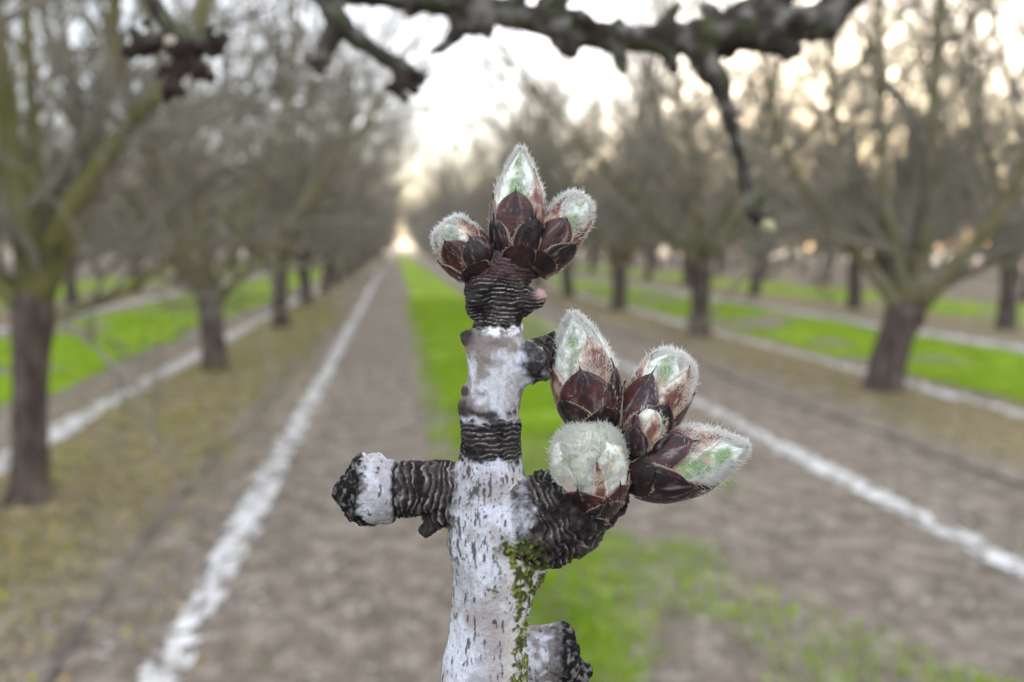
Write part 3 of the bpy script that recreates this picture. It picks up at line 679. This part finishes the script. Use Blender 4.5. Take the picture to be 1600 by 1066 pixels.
def soft_mat(name, trans, rough):
    m, n, l, b = new_mat(name); at = n.new('ShaderNodeAttribute'); at.attribute_name = 'Col'
    l.new(at.outputs['Color'], b.inputs['Base Color']); b.inputs['Roughness'].default_value = rough; b.inputs['Specular IOR Level'].default_value = .2
    t = n.new('ShaderNodeBsdfTranslucent'); l.new(at.outputs['Color'], t.inputs['Color']); x = n.new('ShaderNodeMixShader'); x.inputs[0].default_value = trans
    l.new(b.outputs[0], x.inputs[1]); l.new(t.outputs[0], x.inputs[2]); l.new(x.outputs[0], n['Material Output'].inputs['Surface']); return m
M['sepal'] = soft_mat('bud_sepal', .25, .7)
M['fuzz'] = soft_mat('bud_fuzz', .6, .6)

PROF_T = np.array([0, .10, .25, .40, .55, .70, .82, .92, .975, 1.0])
PROFS = {'point': np.array([.50, .74, .94, 1.0, .95, .78, .55, .30, .14, .04]), 'blunt': np.array([.52, .74, .94, 1.0, .99, .93, .83, .64, .40, .06]), 'round': np.array([.50, .70, .90, 1.0, 1.03, 1.0, .92, .74, .48, .06])}
def prof_smooth(name):
    p = PROFS[name]; pts = np.stack([PROF_T, p], 1); s = spline(pts, 120); return lambda t: np.interp(t, s[:, 0], s[:, 1])

def bud(name, base, tip, R, prof, scales, seed, label, nh=1500, tf=.42, hl=(6, 13), up=(0, 0, 1), bend=0.0, flat=1.0, fuzzcol=None):
    r = np.random.default_rng(seed)
    base = np.array(px(*base)[:3]); tip = np.array(px(*tip)[:3]); a = tip - base; L = np.linalg.norm(a); a = a / L
    e1 = np.array(up, float); e1 -= (e1 @ a) * a; e1 /= np.linalg.norm(e1); e2 = np.cross(a, e1); pf = prof_smooth(prof)
    def pt(t, f, off=0.0):
        t = np.asarray(t, float); f = np.asarray(f, float); rr = R * pf(t) + off
        c = base + a * (L * t)[..., None] + e2 * (bend * L * np.sin(np.pi * np.clip(t, 0, 1)))[..., None]
        return c + rr[..., None] * (np.cos(f)[..., None] * e1 * flat + np.sin(f)[..., None] * e2)
    # body: overlapping downy sepals are modelled below, this is the closed core
    t = np.linspace(0, 1, 40); f = np.linspace(0, 2 * np.pi, 48, endpoint=False); T, Fm = np.meshgrid(t, f, indexing='ij')
    V = pt(T, Fm, -2.5).reshape(-1, 3); V += 1.6 * fbm(V / 14, 3, seed)[:, None] * (V - (base + a * (L * T.reshape(-1, 1)))) / R
    ix = np.arange(40 * 48).reshape(40, 48); q = np.stack([ix[:-1], np.roll(ix[:-1], -1, 1), np.roll(ix[1:], -1, 1), ix[1:]], -1).reshape(-1, 4)
    nn = sstep(-.2, .4, fbm(V / 16, 3, seed + 3)); cc = lerp(np.tile(np.array([[.84, .84, .76]]), (len(V), 1)), np.array([[.50, .60, .36]]), nn * .6)
    cc = lerp(cc, np.array([[.55, .28, .18]]), sstep(.1, .5, fbm(V / 20 + 9, 3, seed + 4)) * .55)
    me = mesh_np(name, loc(V), [q, ix[:1][:, ::-1], ix[-1:]]); add_col(me, cc); body = obj(name, me, M['sepal'], twig)
    if label: body['label'] = label
    hairs = []                                   # (root, direction, length, colour)
    OFF = {'green': 0.0, 'wool': 0.0, 'tan': 2.0, 'mid': 4.2, 'low': 6.6, 'base': 9.0}
    ns, na = 30, 29
    for (f0, t0, t1, wd, kind) in scales:
        f0 = math.radians(f0); wd = math.radians(wd)
        s = np.linspace(0, 1, ns); A = np.linspace(-1, 1, na); S_, A_ = np.meshgrid(s, A, indexing='ij')
        sh = np.clip(1 - S_ ** 2.6, 0, 1) ** .62
        muc = (.05 if kind in ('mid', 'low', 'tan') else .0) * r.uniform(.4, 1.6)
        tt = t0 + (t1 - t0) * S_ * (1 - .05 * A_ ** 2) + muc * np.exp(-(A_ / .10) ** 2) * S_ ** 9
        tt = tt + .012 * fbm(np.stack([A_.ravel() * 3, S_.ravel() * 3, 0 * A_.ravel() + seed], -1), 2, seed).reshape(A_.shape) * S_
        ff = f0 + wd * A_ * sh * (1 + .06 * np.sin(7 * S_ + seed))
        lift = OFF[kind] + (1.6 + 1.6 * r.random()) * S_ ** 3 + 1.6 * (1 - A_ ** 2)
        if kind == 'green': lift += 1.2 * np.abs(np.sin(A_ * 6)) * (1 - S_)
        lift += .9 * fbm(np.stack([A_.ravel() * 4, S_.ravel() * 4, 0 * A_.ravel() + f0], -1), 3, seed + 2).reshape(A_.shape)
        top = pt(tt, ff, lift).reshape(-1, 3); bot = pt(tt, ff, lift - 2.2).reshape(-1, 3); V = np.concatenate([top, bot])
        ix = np.arange(ns * na).reshape(ns, na); n0 = ns * na
        q = np.stack([ix[:-1, :-1], ix[:-1, 1:], ix[1:, 1:], ix[1:, :-1]], -1).reshape(-1, 4); qb = q[:, ::-1] + n0
        rim = np.concatenate([ix[:, 0], ix[-1, 1:], ix[::-1, -1][1:], ix[0, ::-1][1:-1]]); rn = np.roll(rim, -1)
        qr = np.stack([rim, rn, rn + n0, rim + n0], 1)
        Af, Sf = np.abs(A_).ravel(), S_.ravel(); pv = top / 9.0
        pw = fbm(np.stack([A_.ravel() * 7, S_.ravel() * 3.2, 0 * Af + f0 * 3], -1), 4, seed + 11, .65); n1 = fbm(pv, 3, seed + 5); n2 = fbm(top / 18.0, 3, seed + 6)
        if kind in ('mid', 'low', 'base'):
            d1 = np.array([[.026, .010, .013]]) if kind == 'mid' else np.array([[.013, .008, .010]])
            cc = lerp(np.tile(d1, (n0, 1)), np.array([[.105, .030, .026]]), sstep(-.1, .5, n2 + .25 * (kind == 'mid')) * (.6 if kind == 'mid' else .3))
            cc = lerp(cc, np.array([[.012, .009, .011]]), np.exp(-(Af / .22) ** 2) * sstep(.2, .9, Sf) * .8)
            cc = lerp(cc, np.array([[.30, .27, .28]]), sstep(.05, .55, pw) * .5 * (kind != 'base'))
            cc = lerp(cc, np.array([[.33, .22, .15]]), sstep(.88, .97, Af) * .85)
        elif kind == 'tan':
            cc = lerp(np.tile(np.array([[.40, .30, .22]]), (n0, 1)), np.array([[.14, .055, .042]]), sstep(-.3, .25, n2 + .6 * (.75 - Sf)))
            cc = lerp(cc, np.array([[.70, .66, .56]]), sstep(.45, .9, Af + .4 * n1) * .85)
            cc = lerp(cc, np.array([[.10, .02, .02]]), np.exp(-(Af / .14) ** 2) * sstep(.75, .98, Sf) * .9)
        elif kind == 'wool':
            cc = lerp(np.tile(np.array([[.88, .88, .83]]), (n0, 1)), np.array([[.62, .68, .45]]), sstep(0, .4, n2) * .5)
            cc = lerp(cc, np.array([[.16, .18, .12]]), sstep(.28, .5, n1 * .6 + n2 * .6) * .8); cc = lerp(cc, np.array([[.80, .45, .32]]), sstep(.1, .4, fbm(top / 20 + 5, 2, seed + 8)) * .5)
        else:
            cc = lerp(np.tile(np.array([[.24, .36, .16]]), (n0, 1)), np.array([[.55, .64, .45]]), sstep(-.25, .4, n1 + .3 * n2))
            cc = lerp(cc, np.array([[.88, .89, .84]]), sstep(.10, .5, Af + .5 * n2 + .35 * n1))
            cc = lerp(cc, np.array([[.60, .38, .28]]), sstep(.25, .5, fbm(top / 22 + 5, 2, seed + 8)) * .6)
        me = mesh_np('bud_scale', loc(V), [q, qb, qr]); add_col(me, np.concatenate([cc, cc]))
        obj('bud_scale', me, M['sepal'] if kind in ('green', 'wool') else M['scale'], body)
        # margin hairs
        nmh = {'base': 10, 'low': 24, 'mid': 46, 'tan': 110, 'green': 150, 'wool': 150}[kind]
        sv = r.uniform(.1, 1, nmh) ** .7; sd = np.sign(r.normal(0, 1, nmh)); shv = np.clip(1 - sv ** 2.6, 0, 1) ** .62
        root = pt(t0 + (t1 - t0) * sv * .95, f0 + wd * sd * shv, OFF[kind] + 2.0)
        nrm = root - (base + a * ((root - base) @ a)[:, None]); nrm /= np.linalg.norm(nrm, axis=1, keepdims=True) + 1e-9
        tang = np.cross(a, nrm) * sd[:, None]
        dv = .8 * a + .30 * nrm + .5 * tang * r.uniform(0, 1, (nmh, 1)) + r.normal(0, .22, (nmh, 3))
        hairs.append((root, dv, r.uniform(4, 9, nmh) * (.7 if kind in ('low', 'base') else 1.0), np.tile([.70, .64, .55] if kind in ('mid', 'low', 'base') else [.82, .81, .76], (nmh, 1))))
    # down over the opening part
    t = tf + (1 - tf) * r.random(nh) ** .9; f = r.uniform(0, 2 * np.pi, nh)
    root = pt(t, f, .5); c0 = base + a * (L * t)[:, None]; nrm = root - c0; nrm /= np.linalg.norm(nrm, axis=1, keepdims=True) + 1e-9
    dv = .75 * a + .55 * nrm + r.normal(0, .33, (nh, 3))
    hairs.append((root, dv, .85 * r.uniform(*hl, nh), np.tile(fuzzcol or [.95, .95, .93], (nh, 1)) * r.uniform(.85, 1.0, (nh, 1))))
    nf = int(nh * 1.3); t = tf + .04 + (.96 - tf) * r.random(nf); f = r.uniform(0, 2 * np.pi, nf)
    keep = fbm(np.stack([np.cos(f) * 2.2, np.sin(f) * 2.2, t * 4], -1), 3, seed + 21) > -.12; t, f = t[keep], f[keep]; nf = len(t)
    root = pt(t, f, 3.6); nrm = root - (base + a * (L * t)[:, None]); nrm /= np.linalg.norm(nrm, axis=1, keepdims=True) + 1e-9
    hairs.append((root, .9 * a + .16 * nrm + r.normal(0, .42, (nf, 3)), r.uniform(6, 14, nf), np.tile(fuzzcol or [.95, .95, .93], (nf, 1)) * r.uniform(.85, 1.0, (nf, 1))))
    nt_ = nh // 6; t = r.uniform(.9, 1, nt_); f = r.uniform(0, 6.28, nt_); root = pt(t, f, 0)
    hairs.append((root, a + r.normal(0, .45, (nt_, 3)), r.uniform(6, 12, nt_), np.tile([.9, .9, .87], (nt_, 1))))
    root = np.concatenate([h[0] for h in hairs]); dv = np.concatenate([h[1] for h in hairs]); ln = .68 * np.concatenate([h[2] for h in hairs]); cc = np.concatenate([h[3] for h in hairs])
    dv /= np.linalg.norm(dv, axis=1, keepdims=True); n = len(root); curl = r.normal(0, .28, (n, 3)) * ln[:, None]
    Pm = np.stack([root - dv * 1.0, root + dv * ln[:, None] * .5 + curl * .25, root + dv * ln[:, None] + curl], 1)
    Rm = np.stack([np.full(n, .46), np.full(n, .40), np.full(n, .12)], 1) * r.uniform(.8, 1.25, (n, 1))
    V, F = tubes(Pm, Rm, 3, False); me = mesh_np('fuzz', loc(V), F); add_col(me, np.repeat(cc, 9, 0))
    obj('fuzz', me, M['fuzz'], body, kind='stuff')
    return body

def std(p, hb=0.0, nb=True):
    """spiral of overlapping scales; p turns it about the axis, hb raises the brown ones"""
    s = [(p + 0, .18, 1.0, 72, 'green'), (p + 125, .18, .97, 72, 'green'), (p + 245, .18, .98, 72, 'green'),
         (p + 58, .15, .80 + hb, 50, 'tan'), (p + 185, .15, .78 + hb, 50, 'tan'), (p + 305, .15, .76 + hb, 46, 'tan'),
         (p - 12, .06, .60 + hb, 55, 'mid'), (p + 110, .06, .60 + hb, 58, 'mid'), (p + 235, .06, .60 + hb, 58, 'mid'),
         (p + 38, .0, .42 + hb, 52, 'low'), (p + 160, .0, .40 + hb, 56, 'low'), (p - 75, .0, .40 + hb, 52, 'low')]
    if nb: s += [(p + 0, -.05, .20, 60, 'base'), (p + 120, -.05, .2, 60, 'base'), (p + 240, -.05, .2, 60, 'base')]
    return s
# the three buds crowning the twig
bud('bud', (806, 420, 0), (815, 234, 6), 39, 'point',
    [(-8, .25, 1.0, 78, 'green'), (120, .2, .97, 72, 'green'), (240, .2, .98, 72, 'green'), (52, .2, .76, 46, 'tan'), (-160, .2, .74, 50, 'tan'), (-75, .15, .58, 30, 'mid'),
     (-8, .16, .62, 60, 'mid'), (110, .1, .58, 55, 'mid'), (220, .1, .58, 55, 'mid'), (32, .06, .41, 50, 'low'), (-52, .05, .40, 46, 'low'), (160, .05, .42, 55, 'low'), (-130, .05, .4, 45, 'low'),
     (8, -.03, .19, 58, 'base'), (130, -.03, .2, 58, 'base'), (-115, -.03, .2, 55, 'base')], 1, 'tall pointed green-tipped bud crowning the twig', nh=1100, tf=.55, hl=(5, 11))
bud('bud', (752, 428, 6), (697, 350, 14), 35, 'blunt', std(-15, .14), 2, 'rounded white-tipped bud left of the crowning bud', nh=1200, tf=.6, hl=(5, 10))
bud('bud', (836, 416, -12), (914, 307, -4), 34, 'blunt', std(10, .06), 3, 'blunt pale green bud right of the crowning bud', nh=1300, tf=.5, hl=(5, 11))
# the lower cluster on the spur
bud('bud', (930, 674, -6), (895, 490, 4), 49, 'point',
    [(-14, .22, 1.0, 76, 'green'), (110, .2, .97, 72, 'green'), (230, .2, .98, 72, 'green'), (24, .2, .80, 60, 'tan'), (-70, .2, .60, 40, 'tan'), (150, .2, .74, 50, 'tan'),
     (-10, .10, .56, 60, 'mid'), (110, .1, .55, 55, 'mid'), (-130, .1, .55, 55, 'mid'), (55, .06, .52, 42, 'mid'), (-48, .02, .34, 48, 'low'), (160, .05, .42, 55, 'low'), (18, -.02, .22, 56, 'low')],
    4, 'tall pointed bud with green tip, top of the lower cluster', nh=1700, tf=.45, hl=(5, 12))
bud('bud', (985, 700, -8), (1063, 552, 0), 45, 'blunt', std(-28, .12, False), 5, 'blunt cream bud leaning right, upper right of the lower cluster', nh=1900, tf=.52, hl=(6, 13))
bud('bud', (974, 740, 4), (1160, 695, 22), 53, 'point',
    [(0, .2, 1.0, 76, 'green'), (120, .2, .97, 72, 'green'), (240, .2, .98, 72, 'green'), (-50, .2, .84, 50, 'tan'), (60, .2, .66, 50, 'mid'), (170, .2, .74, 50, 'tan'),
     (-38, .08, .58, 48, 'mid'), (110, .1, .55, 55, 'mid'), (-130, .1, .6, 50, 'mid'), (30, .04, .50, 52, 'low'), (150, .05, .42, 55, 'low'), (-80, .02, .36, 50, 'low'), (-10, -.02, .24, 60, 'low')],
    6, 'plump white-tipped bud pointing right from the lower cluster', nh=2600, tf=.45, hl=(6, 14))
bud('bud', (928, 798, 8), (909, 664, 62), 53, 'round',
    [(180, .2, .98, 80, 'wool'), (60, .2, .95, 66, 'wool'), (-60, .2, .96, 66, 'wool'), (28, .2, .84, 15, 'tan'), (-4, .05, .54, 62, 'mid'), (58, .05, .50, 46, 'mid'), (-64, .05, .50, 42, 'mid'), (125, .1, .55, 55, 'mid'), (-130, .1, .55, 55, 'mid'),
     (34, .02, .38, 44, 'low'), (-40, .0, .36, 44, 'low'), (170, .0, .44, 60, 'low'), (-4, -.04, .22, 50, 'base')],
    7, 'round white woolly bud facing the viewer', nh=2600, tf=.50, hl=(7, 15), up=(0, -1, 0), fuzzcol=[.95, .95, .89])
bud('bud', (996, 704, 34), (1012, 634, 44), 24, 'blunt',
    [(-40, .0, .62, 56, 'low'), (60, .0, .60, 58, 'low'), (180, .0, .6, 70, 'low'), (10, .1, .98, 40, 'tan'), (-60, .1, .85, 50, 'mid'), (80, .1, .9, 50, 'mid'), (180, .1, .9, 60, 'mid')],
    8, 'tiny brown bud splitting open in the middle of the lower cluster', nh=60, tf=.7, hl=(3, 6))

# ------------------------------------------------------------------ the tree beside the photographer: low limb carrying the twig, branch overhead
TB = np.array([-2.16, -0.25, 0.0])
near = empty('almond_tree', tuple(TB), 'almond tree whose dark mossy branch with knobbly spurs hangs across the top', 'tree', 'bare almond trees standing in orchard rows')
tk = spline([(0, 0, -.1, .2), (0, 0, .05, .16), (.02, 0, .5, .14), (.04, 0, .9, .15), (.05, 0, 1.1, .1)], 24)
V, F = tubes(tk[None, :, :3], tk[None, :, 3], 20); c = np.repeat(tk[:, :3], 20, 0); V = c + (V - c) * (1 + .13 * fbm(V * np.array([7, 7, 2.6]), 4, 5))[:, None]
obj('trunk', mesh_np('trunk', V, F), M['trunk'], near)
tb = to_world(np.array([-53.0, -600.0, 0.0])) - TB; tb2 = to_world(np.array([-56.0, -680.0, -4.0])) - TB
limb_in = np.array([tb[0] + .01, tb[1] + .03, 1.06])
lp = spline([(.04, 0, .82, .07), (.7, .1, .98, .05), (1.5, .25, 1.02, .03), (*limb_in, .018), (limb_in[0] + .5, limb_in[1] + .25, 1.02, .008)], 40)
V, F = tubes(lp[None, :, :3], lp[None, :, 3], 12); c = np.repeat(lp[:, :3], 12, 0); V = c + (V - c) * (1 + .12 * fbm(V * 14, 3, 6))[:, None]
obj('limb', mesh_np('limb', V, F), M['limb'], near)
# the twig's own lower length, out of the frame, down to that limb
q0 = np.array(to_world(base_u)); ts = np.linspace(0, 1, 60)[:, None]; pa, pb = tb + TB, limb_in + TB + np.array([0, 0, -.005])
dn = (tb2 - tb) / np.linalg.norm(tb2 - tb); pm = pa + dn * .18
lw = np.concatenate([(1 - ts) ** 2 * pa + 2 * ts * (1 - ts) * pm + ts ** 2 * pb, (64 + 26 * ts) * S0], 1)
V, F = tubes(lw[None, :, :3], lw[None, :, 3], 28); inv = np.array(cam.matrix_world.to_3x3().inverted()); Vl = (V - q0) @ inv.T
nz = fbm(V * 2500 * np.array([1, 1, .35]), 3, 9); cl = lerp(np.tile(np.array([[.60, .61, .66]]), (len(V), 1)), np.array([[.08, .07, .065]]), sstep(.3, .5, nz))
me = mesh_np('lower_stem', Vl, F); add_col(me, cl); obj('lower_stem', me, M['bark'], twig)

# branch overhead, about 30 cm away
D1 = 0.31; S1 = D1 / FPX; ORG1 = CAM + cF * D1
M['bark_over'] = bark_vcol_mat('branch_bark_near', 900, 0.7, dist=0.0006)
main = P3((330, -75, 30, 0), (430, -38, 30, 0), (520, -16, 30, 0), (620, -6, 26, 0), (720, 10, 27, 0), (800, 22, 30, 0), (880, 42, 32, 0), (960, 62, 28, 0), (1040, 62, 30, 0), (1110, 52, 36, 0), (1170, 48, 40, 0), (1240, 40, 36, 0), (1300, 20, 26, 0), (1335, -10, 20, -10), (1400, -70, 18, -30))
chains = [('branch', main),
    ('s', P3((505, -14, 22, 0), (530, 38, 22, 2), (560, 62, 15, 0), (600, 90, 12, 0), (628, 108, 15, 0), (650, 122, 10, 0))), ('s', P3((525, 45, 18, 8), (508, 92, 13, 10))), ('s', P3((622, 100, 12, 0), (625, 134, 9, 0))), ('s', P3((628, 108, 10, 0), (660, 127, 7, 4))),
    ('s', P3((722, 15, 18, 0), (712, 55, 12, 0), (690, 76, 9, 0), (674, 82, 7, 0))),
    ('s', P3((960, 60, 22, 4), (968, 100, 11, 6), (972, 112, 8, 6))), ('s', P3((1035, 70, 20, 0), (1048, 98, 10, 4), (1054, 112, 7, 4))),
    ('s', P3((1085, 70, 26, 0), (1108, 112, 22, 2), (1124, 135, 18, 4), (1136, 180, 11, 4), (1152, 235, 10, 4), (1163, 290, 9, 4), (1172, 330, 10, 5), (1182, 344, 12, 5))), ('s', P3((1112, 112, 14, 0), (1128, 118, 9, 4))), ('s', P3((1140, 176, 9, 0), (1152, 176, 7, 2))), ('s', P3((1172, 325, 9, 5), (1180, 318, 10, 10))),
    ('s', P3((1170, 40, 26, 6), (1215, 0, 22, 8), (1250, -40, 18, 8))), ('s', P3((1195, 70, 20, 8), (1240, 82, 12, 8))), ('s', P3((1270, 50, 20, 0), (1312, 34, 13, 4))), ('s', P3((1040, 40, 16, 6), (1056, 14, 10, 8))),
    ('s', P3((880, 40, 18, 8), (868, 10, 14, 8), (900, -20, 12, 8))), ('s', P3((940, 50, 14, 8), (1000, 62, 12, 16), (1052, 50, 14, 18))), ('s', P3((1180, 60, 22, 14), (1205, 60, 18, 18))), ('s', P3((1140, 30, 18, 12), (1170, 10, 14, 12)))]
lob = [('branch', P3((330, -75, 30, 0), (270, -60, 24, 0), (225, -30, 20, 0), (245, 15, 16, 0), (272, 52, 17, 4))),
    ('s', P3((275, 60, 18, 6), (290, 80, 18, 8), (318, 74, 13, 8), (342, 72, 14, 8), (352, 66, 8, 8))), ('s', P3((268, 62, 14, 6), (240, 72, 12, 6), (224, 72, 14, 6))), ('s', P3((286, 82, 13, 8), (284, 112, 13, 8), (270, 142, 13, 10))), ('s', P3((292, 85, 12, 6), (314, 108, 11, 6), (322, 120, 7, 6)))]
rk = np.random.default_rng(77)
def thin(c): return [(n_, [(x, y, z, r_ * (.68 if n_ == 'branch' else .80)) for x, y, z, r_ in p]) for n_, p in c]
chains, lob = thin(chains), thin(lob)
mp_ = spline(np.array(main), 400)
for k in rk.integers(60, 380, 46):                      # short spurs and bud knobs along the branch
    p = mp_[k]; a_ = rk.uniform(0, 6.28); dd = np.array([rk.normal(0, .35), math.sin(a_), math.cos(a_) * .6]); dd /= np.linalg.norm(dd); L_ = p[3] * .7 + rk.uniform(2, 17); r_ = rk.uniform(7, 12)
    q = p[:3] + dd * L_; chains.append(('s', [(*p[:3], r_ * 1.4), (*q, r_), (*(q + [rk.normal(0, 5), rk.normal(0, 5), 0]), r_ * 1.05)]))
for c0 in ((342, 70), (224, 72), (272, 138), (290, 78), (318, 112), (645, 125), (626, 130), (508, 92), (1180, 335), (232, 64), (300, 66)):
    for k in range(5):
        q = np.array(px(c0[0] + rk.normal(0, 11), c0[1] + rk.normal(0, 10), 8 + rk.normal(0, 7))[:3]); lob.append(('s', [(*q, rk.uniform(6, 9)), (*(q + rk.normal(0, 5, 3)), rk.uniform(3, 6))]))
VO, QO = sdf_mesh(chains + lob, (-660, 140, -70), (620, 640, 80), 3.2, 9.0)
NO = vnormals(VO, QO); d = 3.5 * fbm(VO / 26, 3, 51) + 1.6 * fbm(VO / 9, 3, 52); rg = VO[:, 0] / 10 + 1.5 * fbm(VO / 30, 2, 53); d += 1.6 * (np.abs((rg % 1) - .5) * 2) * sstep(0, .3, fbm(VO / 50, 2, 54))
VO2 = VO + NO * d[:, None]
CO = lerp(np.tile(np.array([[.040, .034, .029]]), (len(VO), 1)), np.array([[.17, .155, .145]]), sstep(-.15, .45, fbm(VO / 24, 4, 55)))
CO = lerp(CO, np.array([[.06, .075, .025]]), sstep(.05, .4, fbm(VO / 30 + 7, 3, 56)) * .6)
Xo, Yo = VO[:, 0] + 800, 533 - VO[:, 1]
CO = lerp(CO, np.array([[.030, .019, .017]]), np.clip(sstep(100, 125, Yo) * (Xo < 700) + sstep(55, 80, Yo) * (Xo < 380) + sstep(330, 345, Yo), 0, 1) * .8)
kids = np.array(to_world(np.zeros(3)))
def loc1(u): u = np.asarray(u, float); return ORG1 + S1 * (u[:, 0:1] * cR + u[:, 1:2] * cU - u[:, 2:3] * cF) - TB
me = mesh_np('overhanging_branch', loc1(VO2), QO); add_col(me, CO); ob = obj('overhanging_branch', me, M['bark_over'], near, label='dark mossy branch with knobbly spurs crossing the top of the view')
# pale bud tips on it
def small_bud(b, t, R, col):
    b = np.array(px(*b)[:3]); t = np.array(px(*t)[:3]); s = np.linspace(0, 1, 14); pr = np.interp(s, [0, .15, .4, .7, .9, 1], [.5, .85, 1, .75, .35, .03]) * R
    P = b + (t - b) * s[:, None]; V, F = tubes(P[None], pr[None], 14); V = V + .12 * R * fbm(V / R * 2, 3, 3)[:, None]
    me = mesh_np('bud', loc1(V), F); cc = lerp(np.tile(np.array([[.10, .05, .04]]), (len(V), 1)), np.array([col]), np.repeat(sstep(.25, .5, s), 14)); add_col(me, cc); obj('bud', me, M['sepal'], ob)
small_bud((1180, 338, 5), (1208, 362, 10), 11, (.52, .56, .32)); small_bud((280, 76, 10), (273, 73, 34), 12, (.55, .46, .38)); small_bud((318, 105, 6), (326, 122, 6), 9, (.5, .42, .32))
# the rest of that branch, outside the frame, back to the trunk
p0 = loc1(np.array([[-470.0, 608.0, 0.0]]))[0]; p1 = loc1(np.array([[-500.0, 640.0, 0.0]]))[0]
up_ = spline([(*p0, 30 * S1), (*p1, 32 * S1), (p1[0] - .12, p1[1] - .02, p1[2] + .04, .011), (1.3, .25, 1.70, .022), (.7, .1, 1.5, .04), (.05, 0, 1.0, .07)], 50)
V, F = tubes(up_[None, :, :3], up_[None, :, 3], 12); c = np.repeat(up_[:, :3], 12, 0); V = c + (V - c) * (1 + .12 * fbm(V * 14, 3, 8))[:, None]
obj('limb', mesh_np('limb', V, F), M['limb'], near)

# ------------------------------------------------------------------ evening haze hanging between the rows
hm = bpy.data.materials.new('haze'); hm.use_nodes = True; hm.node_tree.nodes.clear()
ho = hm.node_tree.nodes.new('ShaderNodeOutputMaterial'); hv = hm.node_tree.nodes.new('ShaderNodeVolumePrincipled')
hv.inputs['Color'].default_value = (0.92, 0.92, 0.92, 1); hv.inputs['Density'].default_value = 0.0013; hv.inputs['Anisotropy'].default_value = 0.45
hm.node_tree.links.new(hv.outputs[0], ho.inputs['Volume'])
hx0, hx1, hy0, hy1, hz0, hz1 = -310, 310, -130, 910, -1.2, 12.5
Vh = np.array([(x, y, z) for x in (hx0, hx1) for y in (hy0, hy1) for z in (hz0, hz1)])
obj('haze', mesh_np('haze', Vh, np.array([[0, 1, 3, 2], [4, 6, 7, 5], [0, 4, 5, 1], [2, 3, 7, 6], [0, 2, 6, 4], [1, 5, 7, 3]]), False), hm, kind='stuff', label='thin pale evening haze hanging between the orchard rows', category='haze')
